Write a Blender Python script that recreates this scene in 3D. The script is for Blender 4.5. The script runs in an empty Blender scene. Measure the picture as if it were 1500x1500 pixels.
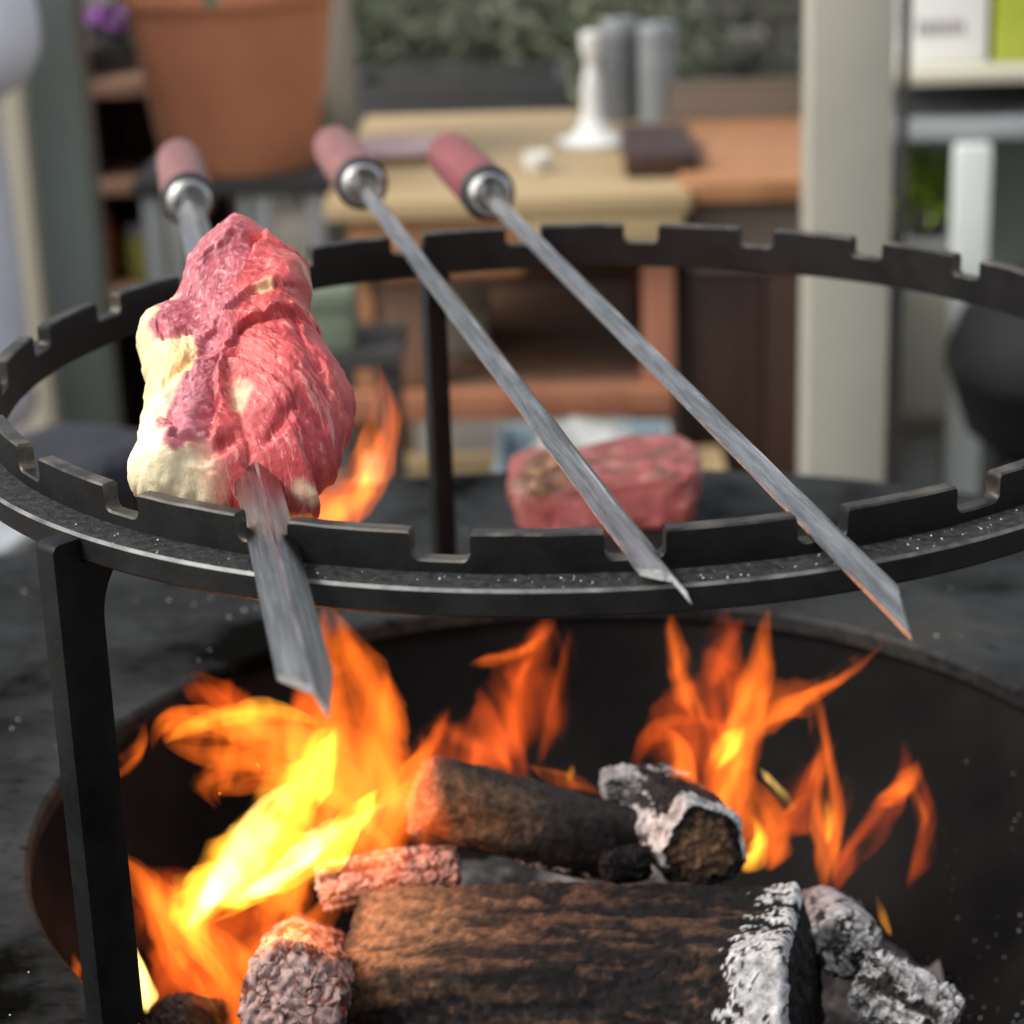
import bpy, bmesh, math, random
import numpy as np
from mathutils import Vector, Matrix, noise

random.seed(7)
scene = bpy.context.scene
col = scene.collection
R = math.radians

# ------------------------------------------------------------------ camera
cam_data = bpy.data.cameras.new('camera')
cam = bpy.data.objects.new('camera', cam_data)
col.objects.link(cam)
cam.matrix_world = Matrix(((0.999378, 0.024123, 0.025713, 0.0),
                           (0.016372, 0.328409, -0.944394, -1.127793),
                           (-0.031226, 0.944228, 0.32781, 1.457011),
                           (0, 0, 0, 1)))
cam_data.sensor_width = 36
cam_data.lens = 77.84
cam_data.clip_start = 0.02
cam_data.clip_end = 200
cam_data.dof.use_dof = True
cam_data.dof.focus_distance = 0.985
cam_data.dof.aperture_fstop = 77.84 / 10.5
scene.camera = cam

# ------------------------------------------------------------------ world, sun, exposure
SUN_EL, SUN_AZ = 46, 248          # azimuth clockwise from +Y
world = bpy.data.worlds.new('World')
scene.world = world
world.use_nodes = True
wn = world.node_tree
bg = wn.nodes['Background']
sky = wn.nodes.new('ShaderNodeTexSky')
sky.sky_type = 'NISHITA'
sky.sun_disc = False
sky.sun_elevation = R(SUN_EL)
sky.sun_rotation = R(SUN_AZ)
sky.air_density = 1.2
sky.dust_density = 4.0
hsv = wn.nodes.new('ShaderNodeHueSaturation')
hsv.inputs['Saturation'].default_value = 0.35
wn.links.new(sky.outputs[0], hsv.inputs['Color'])
wn.links.new(hsv.outputs[0], bg.inputs['Color'])
bg.inputs['Strength'].default_value = 0.13

sun_d = bpy.data.lights.new('sun', 'SUN')
sun_d.energy = 1.5
sun_d.angle = R(18)
sun_d.color = (1.0, 0.96, 0.9)
sun = bpy.data.objects.new('sun', sun_d)
col.objects.link(sun)
sd = Vector((math.sin(R(SUN_AZ)) * math.cos(R(SUN_EL)), math.cos(R(SUN_AZ)) * math.cos(R(SUN_EL)), math.sin(R(SUN_EL))))
sun.rotation_euler = (-sd).to_track_quat('-Z', 'Y').to_euler()
sun.location = sd * 20

scene.view_settings.view_transform = 'Standard'
scene.view_settings.look = 'None'
scene.view_settings.gamma = 1
scene.view_settings.use_curve_mapping = False
scene.view_settings.exposure = 0.8
scene.render.engine = 'CYCLES'
scene.cycles.use_denoising = True
scene.cycles.max_bounces = 5
scene.cycles.diffuse_bounces = 3
scene.cycles.glossy_bounces = 3
scene.cycles.use_adaptive_sampling = True
scene.cycles.adaptive_threshold = 0.02
scene.cycles.transparent_max_bounces = 24
scene.cycles.volume_bounces = 0
scene.cycles.volume_step_rate = 1.5
scene.cycles.caustics_reflective = False
scene.cycles.caustics_refractive = False
scene.cycles.sample_clamp_indirect = 6

# ------------------------------------------------------------------ helpers
def tag(o, label=None, cat=None, group=None, kind=None):
    if label: o['label'] = label
    if cat: o['category'] = cat
    if group: o['group'] = group
    if kind: o['kind'] = kind
    return o

def empty(name, loc=(0, 0, 0), rz=0):
    o = bpy.data.objects.new(name, None)
    col.objects.link(o)
    o.location = loc
    o.rotation_euler = (0, 0, rz)
    o.empty_display_size = 0.05
    return o

def link(name, me, mat=None, parent=None, smooth=None):
    o = bpy.data.objects.new(name, me)
    col.objects.link(o)
    if mat is not None and len(me.materials) == 0:
        me.materials.append(mat)
    if parent is not None:
        o.parent = parent
    if smooth is not None:
        me.polygons.foreach_set('use_smooth', [True] * len(me.polygons))
        if smooth < 180:
            me.set_sharp_from_angle(angle=R(smooth))
    return o

def mesh(verts, faces, name='m'):
    me = bpy.data.meshes.new(name)
    me.from_pydata([tuple(v) for v in verts], [], faces)
    me.update()
    return me

def fix_normals(me):
    bm = bmesh.new(); bm.from_mesh(me)
    bmesh.ops.recalc_face_normals(bm, faces=bm.faces)
    bm.to_mesh(me); bm.free()
    return me

def bevel_mesh(me, w, seg=2, ang=35):
    bm = bmesh.new(); bm.from_mesh(me)
    es = [e for e in bm.edges if len(e.link_faces) == 2 and e.calc_face_angle(0) > R(ang)]
    if es:
        bmesh.ops.bevel(bm, geom=es, offset=w, segments=seg, profile=0.6, affect='EDGES', clamp_overlap=True)
    bmesh.ops.recalc_face_normals(bm, faces=bm.faces)
    bm.to_mesh(me); bm.free()
    return me

def box_mesh(x0, x1, y0, y1, z0, z1, bev=0.003):
    v = [(x, y, z) for z in (z0, z1) for y in (y0, y1) for x in (x0, x1)]
    f = [(0, 2, 3, 1), (4, 5, 7, 6), (0, 1, 5, 4), (2, 6, 7, 3), (0, 4, 6, 2), (1, 3, 7, 5)]
    me = mesh(v, f)
    if bev:
        bevel_mesh(me, bev)
    return me

def box(name, b, mat, parent=None, bev=0.003):
    return link(name, box_mesh(*b, bev=bev), mat, parent, smooth=40)

def lathe_mesh(prof, n=64, cx=0, cy=0):
    v, f = [], []
    m = len(prof)
    for i in range(n):
        a = 2 * math.pi * i / n
        for r, z in prof:
            v.append((cx + r * math.cos(a), cy + r * math.sin(a), z))
    for i in range(n):
        j = (i + 1) % n
        for k in range(m - 1):
            f.append((i * m + k, j * m + k, j * m + k + 1, i * m + k + 1))
    me = mesh(v, f)
    bm = bmesh.new(); bm.from_mesh(me)
    bmesh.ops.remove_doubles(bm, verts=bm.verts, dist=1e-6)
    bmesh.ops.recalc_face_normals(bm, faces=bm.faces)
    bm.to_mesh(me); bm.free()
    return me

def prism(poly, t, mat4, bev=0.0008):
    """poly: 2D outline; extruded by +-t/2 along local z; mat4 places it"""
    n = len(poly)
    v = [(x, y, -t / 2) for x, y in poly] + [(x, y, t / 2) for x, y in poly]
    f = [tuple(range(n))[::-1], tuple(range(n, 2 * n))] + [(i, (i + 1) % n, n + (i + 1) % n, n + i) for i in range(n)]
    me = mesh(v, f)
    if bev:
        bevel_mesh(me, bev)
    me.transform(mat4)
    return me

def tube_mesh(pts, radii, n=12):
    pts = [Vector(p) for p in pts]
    v, f = [], []
    up = Vector((0, 0, 1))
    for i, p in enumerate(pts):
        d = (pts[min(i + 1, len(pts) - 1)] - pts[max(i - 1, 0)]).normalized()
        a = d.cross(up if abs(d.z) < 0.95 else Vector((1, 0, 0))).normalized()
        b = d.cross(a).normalized()
        for k in range(n):
            t = 2 * math.pi * k / n
            v.append(p + (a * math.cos(t) + b * math.sin(t)) * radii[i])
    for i in range(len(pts) - 1):
        for k in range(n):
            f.append((i * n + k, i * n + (k + 1) % n, (i + 1) * n + (k + 1) % n, (i + 1) * n + k))
    f.append(tuple(range(n))[::-1]); f.append(tuple(range((len(pts) - 1) * n, len(pts) * n)))
    return fix_normals(mesh(v, f))

def fbm(p, o=4, s=1.0):
    return noise.fractal(Vector(p) * s, 0.6, 2.0, o)

def set_col(me, cols, name='col'):
    a = me.color_attributes.new(name, 'FLOAT_COLOR', 'POINT')
    arr = np.ones((len(me.vertices), 4), dtype=np.float32)
    arr[:, :3] = np.asarray(cols, dtype=np.float32).reshape(-1, 3)
    a.data.foreach_set('color', arr.ravel())

def set_float(me, vals, name):
    a = me.attributes.new(name, 'FLOAT', 'POINT')
    a.data.foreach_set('value', np.asarray(vals, dtype=np.float32))

# ------------------------------------------------------------------ materials
def nm(name):
    m = bpy.data.materials.new(name)
    m.use_nodes = True
    nt = m.node_tree
    return m, nt, nt.nodes['Principled BSDF']

def add(nt, t, **kw):
    n = nt.nodes.new(t)
    for k, v in kw.items():
        setattr(n, k, v)
    return n

def noise_node(nt, scale, detail=5, rough=0.55, coord='Object', stretch=None, dist=0.0):
    tc = add(nt, 'ShaderNodeTexCoord')
    mp = add(nt, 'ShaderNodeMapping')
    nt.links.new(tc.outputs[coord], mp.inputs['Vector'])
    if stretch: mp.inputs['Scale'].default_value = stretch
    n = add(nt, 'ShaderNodeTexNoise')
    n.inputs['Scale'].default_value = scale
    n.inputs['Detail'].default_value = detail
    n.inputs['Roughness'].default_value = rough
    n.inputs['Distortion'].default_value = dist
    nt.links.new(mp.outputs[0], n.inputs['Vector'])
    return n

def ramp(nt, src, stops):
    r = add(nt, 'ShaderNodeValToRGB')
    els = r.color_ramp.elements
    while len(els) < len(stops): els.new(0.5)
    for e, (p, c) in zip(els, stops):
        e.position = p
        e.color = (c, c, c, 1) if not hasattr(c, '__len__') else (*c, 1)
    nt.links.new(src, r.inputs['Fac'])
    return r

def pbr(name, c1, c2=None, rough=(0.5, 0.6), metal=0.0, scale=8, stretch=None, bump=0.0, bscale=60, lo=0.35, hi=0.65, spec=0.5, bstretch=None):
    m, nt, b = nm(name)
    n = noise_node(nt, scale, stretch=stretch)
    r = ramp(nt, n.outputs['Fac'], [(lo, c1), (hi, c2 or c1)])
    nt.links.new(r.outputs[0], b.inputs['Base Color'])
    rr = ramp(nt, n.outputs['Fac'], [(0.3, rough[0]), (0.7, rough[1])])
    nt.links.new(rr.outputs[0], b.inputs['Roughness'])
    b.inputs['Metallic'].default_value = metal
    b.inputs['Specular IOR Level'].default_value = spec
    if bump:
        bn = noise_node(nt, bscale, detail=6, stretch=bstretch)
        bp = add(nt, 'ShaderNodeBump')
        bp.inputs['Strength'].default_value = bump
        bp.inputs['Distance'].default_value = 0.002
        nt.links.new(bn.outputs['Fac'], bp.inputs['Height'])
        nt.links.new(bp.outputs[0], b.inputs['Normal'])
    return m

def vcol(name, rough=0.6, scale=150, amt=0.35, bump=0.6, bscale=250, bdist=0.001, sss=0.0, spec=0.5, stretch=None, emit=None):
    """colour attribute 'col' x fine grain"""
    m, nt, b = nm(name)
    at = add(nt, 'ShaderNodeAttribute'); at.attribute_name = 'col'
    n = noise_node(nt, scale, detail=6, rough=0.65, stretch=stretch)
    r = ramp(nt, n.outputs['Fac'], [(0.3, 1 - amt), (0.7, 1 + amt)])
    mx = add(nt, 'ShaderNodeMix', data_type='RGBA', blend_type='MULTIPLY')
    mx.inputs['Factor'].default_value = 1
    nt.links.new(at.outputs['Color'], mx.inputs['A']); nt.links.new(r.outputs[0], mx.inputs['B'])
    nt.links.new(mx.outputs['Result'], b.inputs['Base Color'])
    b.inputs['Roughness'].default_value = rough
    b.inputs['Specular IOR Level'].default_value = spec
    if sss:
        b.inputs['Subsurface Weight'].default_value = sss
        b.inputs['Subsurface Radius'].default_value = (1.0, 0.3, 0.2)
        b.inputs['Subsurface Scale'].default_value = 0.004
    bn = noise_node(nt, bscale, detail=6, stretch=stretch)
    bp = add(nt, 'ShaderNodeBump')
    bp.inputs['Strength'].default_value = bump
    bp.inputs['Distance'].default_value = bdist
    nt.links.new(bn.outputs['Fac'], bp.inputs['Height'])
    nt.links.new(bp.outputs[0], b.inputs['Normal'])
    if emit:
        ea = add(nt, 'ShaderNodeAttribute'); ea.attribute_name = 'glow'
        b.inputs['Emission Color'].default_value = (*emit[:3], 1)
        mu = add(nt, 'ShaderNodeMath', operation='MULTIPLY'); mu.inputs[1].default_value = emit[3]
        nt.links.new(ea.outputs['Fac'], mu.inputs[0])
        nt.links.new(mu.outputs[0], b.inputs['Emission Strength'])
    return m

def steel_mat(name, c1, c2, rough, metal, speck=True):
    """blackened steel with fine pitting"""
    m, nt, b = nm(name)
    n = noise_node(nt, 35, detail=7, rough=0.7)
    r = ramp(nt, n.outputs['Fac'], [(0.35, c1), (0.7, c2)])
    nt.links.new(r.outputs[0], b.inputs['Base Color'])
    rr = ramp(nt, n.outputs['Fac'], [(0.3, rough[0]), (0.7, rough[1])])
    nt.links.new(rr.outputs[0], b.inputs['Roughness'])
    b.inputs['Metallic'].default_value = metal
    b.inputs['Specular IOR Level'].default_value = 0.22
    bn = noise_node(nt, 420, detail=5, rough=0.6)
    bp = add(nt, 'ShaderNodeBump')
    bp.inputs['Strength'].default_value = 0.35
    bp.inputs['Distance'].default_value = 0.0006
    nt.links.new(bn.outputs['Fac'], bp.inputs['Height'])
    nt.links.new(bp.outputs[0], b.inputs['Normal'])
    return m

M = {}
M['rack'] = steel_mat('blackened_steel', (0.003, 0.003, 0.0033), (0.009, 0.009, 0.0094), (0.42, 0.6), 0.0)
M['ring'] = steel_mat('ring_steel', (0.004, 0.004, 0.0043), (0.014, 0.014, 0.0145), (0.45, 0.6), 0.0)
M['skylit'] = pbr('skylit_steel', (0.010, 0.0102, 0.0102), (0.04, 0.04, 0.039), (0.6, 0.8), 0, 260, bump=0.4, bscale=700, lo=0.4, hi=0.7, spec=0.3)  # ring's upward faces: skylight painted in as a paler, speckled grey

def plate_mat():
    m, nt, b = nm('seasoned_plate')
    tc = add(nt, 'ShaderNodeTexCoord')
    big = noise_node(nt, 7.5, detail=8, rough=0.6, dist=0.15)
    fine = noise_node(nt, 130, detail=7, rough=0.7, stretch=(0.6, 1.1, 1))
    r1 = ramp(nt, big.outputs['Fac'], [(0.38, (0.0025, 0.0025, 0.002)), (0.45, (0.011, 0.0115, 0.011)), (0.60, (0.024, 0.025, 0.025)), (0.72, (0.036, 0.032, 0.026))])
    r2 = ramp(nt, fine.outputs['Fac'], [(0.34, 0.3), (0.46, 0.85), (0.68, 1.25)])
    mp = add(nt, 'ShaderNodeMapping'); mp.inputs['Scale'].default_value = (0.6, 1.1, 1)
    nt.links.new(tc.outputs['Object'], mp.inputs['Vector'])
    wob = add(nt, 'ShaderNodeMix', data_type='VECTOR'); wob.inputs['Factor'].default_value = 0.03
    nt.links.new(mp.outputs[0], wob.inputs['A']); nt.links.new(fine.outputs['Color'], wob.inputs['B'])
    vo = add(nt, 'ShaderNodeTexVoronoi'); vo.inputs['Scale'].default_value = 70; vo.inputs['Randomness'].default_value = 1
    nt.links.new(wob.outputs['Result'], vo.inputs['Vector'])
    vr = ramp(nt, vo.outputs['Distance'], [(0.10, 0.18), (0.26, 1.0)])
    sel = noise_node(nt, 9, detail=3)
    sr = ramp(nt, sel.outputs['Fac'], [(0.42, 0.0), (0.58, 1.0)])
    m2 = add(nt, 'ShaderNodeMix', data_type='RGBA', blend_type='MULTIPLY')
    nt.links.new(sr.outputs[0], m2.inputs['Factor']); nt.links.new(r2.outputs[0], m2.inputs['A']); nt.links.new(vr.outputs[0], m2.inputs['B'])
    mx = add(nt, 'ShaderNodeMix', data_type='RGBA', blend_type='MULTIPLY'); mx.inputs['Factor'].default_value = 1
    nt.links.new(r1.outputs[0], mx.inputs['A']); nt.links.new(m2.outputs['Result'], mx.inputs['B'])
    nt.links.new(mx.outputs['Result'], b.inputs['Base Color'])
    sm = ramp(nt, big.outputs['Fac'], [(0.38, 0.03), (0.46, 0.3), (0.62, 0.75), (0.75, 1.0)])
    sp_ = add(nt, 'ShaderNodeMix', data_type='RGBA', blend_type='MULTIPLY'); sp_.inputs['Factor'].default_value = 1
    nt.links.new(sm.outputs[0], sp_.inputs['A']); nt.links.new(m2.outputs['Result'], sp_.inputs['B'])
    sp2 = add(nt, 'ShaderNodeMath', operation='MULTIPLY'); sp2.inputs[1].default_value = 0.2
    nt.links.new(sp_.outputs['Result'], sp2.inputs[0]); nt.links.new(sp2.outputs[0], b.inputs['Specular IOR Level'])
    rr = ramp(nt, fine.outputs['Fac'], [(0.35, 0.34), (0.5, 0.5), (0.7, 0.66)])
    nt.links.new(rr.outputs[0], b.inputs['Roughness'])
    b.inputs['Metallic'].default_value = 0.0
    bp = add(nt, 'ShaderNodeBump'); bp.inputs['Strength'].default_value = 0.35; bp.inputs['Distance'].default_value = 0.0012
    nt.links.new(fine.outputs['Fac'], bp.inputs['Height']); nt.links.new(bp.outputs[0], b.inputs['Normal'])
    return m
M['plate'] = plate_mat()
M['top_highlight'] = pbr('top_highlight_steel', (0.015, 0.014, 0.013), (0.12, 0.105, 0.085), (0.4, 0.55), 0.4, 60, lo=0.42, hi=0.72)  # band tops and their bevels, tinted lighter to paint in the highlight
M['edge'] = pbr('edge_highlight_steel', (0.07, 0.07, 0.07), (0.2, 0.2, 0.195), (0.45, 0.6), 0.6, 70)  # painted highlight line along the flat ring's outer top bevel

def stainless():
    m, nt, b = nm('stainless_steel')
    n = noise_node(nt, 130, detail=7, rough=0.75, stretch=(2.2, 0.09, 2.2))
    r = ramp(nt, n.outputs['Fac'], [(0.30, (0.06, 0.06, 0.06)), (0.42, (0.24, 0.242, 0.24)), (0.56, (0.45, 0.45, 0.447)), (0.68, (0.66, 0.66, 0.65))])
    nt.links.new(r.outputs[0], b.inputs['Base Color'])
    rr = ramp(nt, n.outputs['Fac'], [(0.3, 0.26), (0.7, 0.09)])
    nt.links.new(rr.outputs[0], b.inputs['Roughness'])
    b.inputs['Metallic'].default_value = 1
    s = noise_node(nt, 900, detail=3, stretch=(1, 0.03, 1), coord='Generated')
    s2 = noise_node(nt, 500, detail=4)
    ad = add(nt, 'ShaderNodeMath', operation='ADD')
    nt.links.new(s.outputs['Fac'], ad.inputs[0]); nt.links.new(s2.outputs['Fac'], ad.inputs[1])
    bp = add(nt, 'ShaderNodeBump'); bp.inputs['Strength'].default_value = 0.25; bp.inputs['Distance'].default_value = 0.0005
    nt.links.new(ad.outputs[0], bp.inputs['Height']); nt.links.new(bp.outputs[0], b.inputs['Normal'])
    return m
M['steel'] = stainless()
M['ground_edge'] = pbr('ground_steel', (0.7, 0.7, 0.69), (0.85, 0.85, 0.84), (0.35, 0.5), 1.0, 200)
M['ridge'] = pbr('worn_ridge_highlight', (0.12, 0.12, 0.12), (0.6, 0.6, 0.59), (0.3, 0.45), 1.0, 90, stretch=(1, 0.2, 1), lo=0.4, hi=0.68)  # worn ridge strip, brightened to draw a highlight along the blade
M['ferrule'] = pbr('nickel_ferrule', (0.5, 0.5, 0.48), (0.62, 0.61, 0.58), (0.25, 0.35), 1.0, 30)
M['rubber'] = pbr('black_rubber', (0.015, 0.013, 0.013), (0.02, 0.018, 0.018), (0.45, 0.6))
M['handle'] = pbr('rose_wood', (0.17, 0.038, 0.042), (0.22, 0.06, 0.063), (0.5, 0.62), 0, 25, stretch=(3, 0.6, 3), bump=0.15, bscale=150)
M['handle_pale'] = pbr('worn_rose_wood', (0.17, 0.065, 0.063), (0.23, 0.10, 0.095), (0.5, 0.65), 0, 25, stretch=(3, 0.6, 3), bump=0.15, bscale=150)
M['bowl'] = pbr('sooty_bowl', (0.003, 0.003, 0.003), (0.014, 0.013, 0.012), (0.75, 0.95), 0.0, 9, bump=0.5, bscale=70, lo=0.4, hi=0.75, spec=0.08)
M['ash'] = pbr('ash_and_coals', (0.02, 0.02, 0.02), (0.22, 0.21, 0.2), (0.9, 1.0), 0, 45, bump=0.8, bscale=90, lo=0.45, hi=0.75)
M['flake'] = pbr('ash_flake', (0.35, 0.34, 0.33), (0.6, 0.6, 0.6), (0.9, 1.0))
M['salt'] = pbr('salt', (0.75, 0.75, 0.74), (0.85, 0.85, 0.85), (0.2, 0.4))
M['log'] = vcol('burnt_wood', rough=0.85, spec=0.18, scale=230, amt=0.6, bump=0.5, bscale=320, bdist=0.0008, emit=(1.0, 0.16, 0.02, 6.0))
M['ashlog'] = vcol('ashen_wood', rough=0.95, scale=480, amt=0.3, bump=0.25, bscale=650, bdist=0.0006, spec=0.1, emit=(1.0, 0.16, 0.02, 6.0))
M['meat'] = None
M['terracotta'] = pbr('terracotta', (0.46, 0.17, 0.08), (0.54, 0.22, 0.11), (0.7, 0.85), 0, 5)
M['soil'] = pbr('soil', (0.03, 0.02, 0.015), (0.05, 0.035, 0.025), (0.9, 1))
M['greypost'] = pbr('grey_green_paint', (0.22, 0.26, 0.23), (0.26, 0.3, 0.27), (0.5, 0.6), 0, 3)
M['taupe'] = pbr('taupe_paint', (0.25, 0.22, 0.17), (0.3, 0.26, 0.2), (0.6, 0.7), 0, 3)
M['beige'] = pbr('beige_paint', (0.42, 0.4, 0.31), (0.46, 0.44, 0.35), (0.6, 0.7), 0, 3)
M['cream'] = pbr('cream_paint', (0.30, 0.29, 0.245), (0.36, 0.35, 0.295), (0.55, 0.65), 0, 3)
M['lightwood'] = pbr('pale_timber', (0.36, 0.255, 0.13), (0.43, 0.32, 0.17), (0.6, 0.7), 0, 4, stretch=(0.5, 6, 6))
M['orangewood'] = pbr('orange_timber', (0.28, 0.12, 0.045), (0.35, 0.165, 0.07), (0.6, 0.7), 0, 4, stretch=(6, 6, 0.6))
M['redwood'] = pbr('reddish_timber', (0.3, 0.11, 0.06), (0.36, 0.15, 0.08), (0.6, 0.7), 0, 4, stretch=(6, 6, 0.6))
M['brownwood'] = pbr('brown_timber', (0.17, 0.09, 0.055), (0.23, 0.13, 0.08), (0.6, 0.7), 0, 4, stretch=(6, 6, 0.6))
M['darkwood'] = pbr('dark_brown_timber', (0.025, 0.009, 0.004), (0.042, 0.016, 0.008), (0.5, 0.65), 0, 4, stretch=(6, 6, 0.6))
M['greywood'] = pbr('weathered_timber', (0.12, 0.09, 0.065), (0.17, 0.13, 0.1), (0.7, 0.8), 0, 4, stretch=(0.6, 6, 6))
M['black'] = pbr('black_enamel', (0.004, 0.004, 0.0045), (0.010, 0.010, 0.011), (0.6, 0.75), spec=0.25)
M['charcoal'] = pbr('charcoal_paint', (0.03, 0.03, 0.03), (0.045, 0.043, 0.04), (0.6, 0.7))
M['white'] = pbr('white_glaze', (0.72, 0.73, 0.7), (0.78, 0.78, 0.75), (0.3, 0.5))
M['whitewood'] = pbr('white_paint', (0.62, 0.66, 0.64), (0.7, 0.74, 0.71), (0.5, 0.6))
M['pink'] = pbr('pale_pink', (0.62, 0.42, 0.42), (0.7, 0.5, 0.48), (0.5, 0.6))
M['galv'] = pbr('galvanised_metal', (0.32, 0.35, 0.36), (0.42, 0.45, 0.46), (0.35, 0.5), 0.4, 12)
M['palegrey'] = pbr('pale_grey_paint', (0.34, 0.35, 0.34), (0.4, 0.41, 0.4), (0.5, 0.6))
M['canister_pale'] = pbr('dull_zinc', (0.2, 0.215, 0.22), (0.26, 0.275, 0.28), (0.4, 0.55), 0.2)
M['bluegrey'] = pbr('blue_grey_enamel', (0.24, 0.32, 0.37), (0.3, 0.38, 0.42), (0.4, 0.5))
M['navy'] = pbr('navy_cloth', (0.012, 0.013, 0.02), (0.02, 0.021, 0.03), (0.85, 0.95), 0, 40, bump=0.3)
M['greenbox'] = pbr('green_grey_card', (0.12, 0.15, 0.1), (0.15, 0.18, 0.125), (0.7, 0.8))
M['yellowglass'] = pbr('yellow_jar', (0.4, 0.4, 0.06), (0.5, 0.5, 0.12), (0.25, 0.35))
M['limegreen'] = pbr('lime_card', (0.32, 0.38, 0.03), (0.4, 0.45, 0.06), (0.5, 0.6))
M['ink'] = pbr('grey_ink', (0.3, 0.27, 0.28), (0.35, 0.31, 0.32), (0.6, 0.7))
M['redorange'] = pbr('orange_bottle', (0.34, 0.08, 0.03), (0.4, 0.11, 0.05), (0.3, 0.4))
M['glaze_grey'] = pbr('grey_metal', (0.11, 0.12, 0.125), (0.16, 0.17, 0.175), (0.35, 0.5), 0.3)
M['shirt'] = pbr('white_cotton', (0.68, 0.7, 0.8), (0.74, 0.76, 0.84), (0.85, 0.95), 0, 12, bump=0.2, bscale=30)
M['skin'] = pbr('skin', (0.52, 0.3, 0.21), (0.58, 0.35, 0.26), (0.5, 0.6))
M['hair'] = pbr('brown_hair', (0.03, 0.02, 0.012), (0.05, 0.03, 0.02), (0.5, 0.6))
M['trouser'] = pbr('charcoal_trousers', (0.03, 0.032, 0.04), (0.045, 0.047, 0.055), (0.85, 0.95))
M['leaf'] = pbr('olive_leaf', (0.05, 0.06, 0.032), (0.12, 0.135, 0.075), (0.5, 0.65), 0, 3)
M['leafdark'] = pbr('dark_leaf', (0.02, 0.024, 0.016), (0.06, 0.064, 0.04), (0.5, 0.65), 0, 3)
M['leaflime'] = pbr('lime_leaf', (0.16, 0.24, 0.02), (0.28, 0.36, 0.04), (0.5, 0.65), 0, 6)
M['stem'] = pbr('woody_stem', (0.06, 0.04, 0.025), (0.09, 0.06, 0.04), (0.8, 0.9))
M['purple'] = pbr('purple_petal', (0.22, 0.06, 0.3), (0.3, 0.1, 0.38), (0.6, 0.7))
M['redpetal'] = pbr('red_petal', (0.4, 0.04, 0.05), (0.5, 0.07, 0.07), (0.6, 0.7))
M['whitepetal'] = pbr('white_petal', (0.5, 0.52, 0.5), (0.62, 0.64, 0.62), (0.6, 0.7))
M['paving'] = pbr('stone_paving', (0.10, 0.09, 0.075), (0.16, 0.145, 0.12), (0.75, 0.85), 0, 3, bump=0.3, bscale=20)
M['fence'] = pbr('dark_fence_board', (0.06, 0.058, 0.048), (0.10, 0.095, 0.08), (0.75, 0.85), 0, 4, stretch=(0.5, 6, 6))

# ------------------------------------------------------------------ the ground
g = mesh([(-60, -60, -0.006), (60, -60, -0.006), (60, 60, -0.006), (-60, 60, -0.006)], [(0, 1, 2, 3)])
tag(link('ground', g, M['paving']), kind='structure')

# ------------------------------------------------------------------ fire pit
PC = (0.003, -0.014)
ZP = 0.90
ZR = 1.160
pit = empty('fire_pit', (PC[0], PC[1], 0))
tag(pit, 'round black steel fire pit with wide flat cooking plate around its fire bowl', 'fire pit')
hr, orr = 0.3025, 0.596
prof = [(hr, ZP - 0.0025), (hr + 0.0025, ZP), (0.34, ZP), (0.42, ZP), (0.50, ZP), (orr - 0.003, ZP), (orr, ZP - 0.003), (orr, ZP - 0.012), (0.4, ZP - 0.012), (hr, ZP - 0.012), (hr, ZP - 0.0025)]
link('cooking_plate', lathe_mesh(prof, 160), M['plate'], pit, smooth=30)
prof = [(0.0, 0.655), (0.06, 0.658), (0.13, 0.68), (0.19, 0.725), (0.252, 0.785), (0.292, 0.850), (0.309, 0.8875),
        (0.319, 0.8875), (0.304, 0.85), (0.262, 0.775), (0.2, 0.71), (0.14, 0.665), (0.06, 0.64), (0.0, 0.637)]
link('fire_bowl', lathe_mesh(prof, 96), M['bowl'], pit, smooth=60)
prof = [(0.0, 0.0), (0.26, 0.0), (0.26, 0.02), (0.22, 0.05), (0.19, 0.4), (0.21, 0.56), (0.30, 0.70), (0.46, 0.886), (0.45, 0.886), (0.29, 0.69), (0.2, 0.56), (0.0, 0.5)]
link('pedestal', lathe_mesh(prof, 64), M['charcoal'], pit, smooth=40)

# bed of ash and coals in the bowl
v, f = [], []
NR_, NA_ = 40, 90
for i in range(NR_ + 1):
    rr = 0.215 * i / NR_
    for j in range(NA_):
        a = 2 * math.pi * j / NA_
        x, y = rr * math.cos(a), rr * math.sin(a)
        z = 0.715 + 0.03 * (i / NR_) ** 2 + 0.03 * fbm((x, y, 1.3), 4, 14)
        v.append((PC[0] + x, PC[1] + y, z))
for i in range(NR_):
    for j in range(NA_):
        k = (j + 1) % NA_
        f.append((i * NA_ + j, i * NA_ + k, (i + 1) * NA_ + k, (i + 1) * NA_ + j))
tag(link('ash_bed', mesh(v, f), M['ash'], smooth=180), 'grey ash and dark coals covering the bottom of the fire bowl', 'ash', kind='stuff')

# ------------------------------------------------------------------ skewer rack: flat ring, notched band, three legs
rack = empty('skewer_rack', (0, 0, ZP))
tag(rack, 'round black steel skewer rack with notched rim standing on the cooking plate', 'skewer rack')
def zl(z): return z + ZR - ZP          # ring-relative height to rack-local

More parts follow.
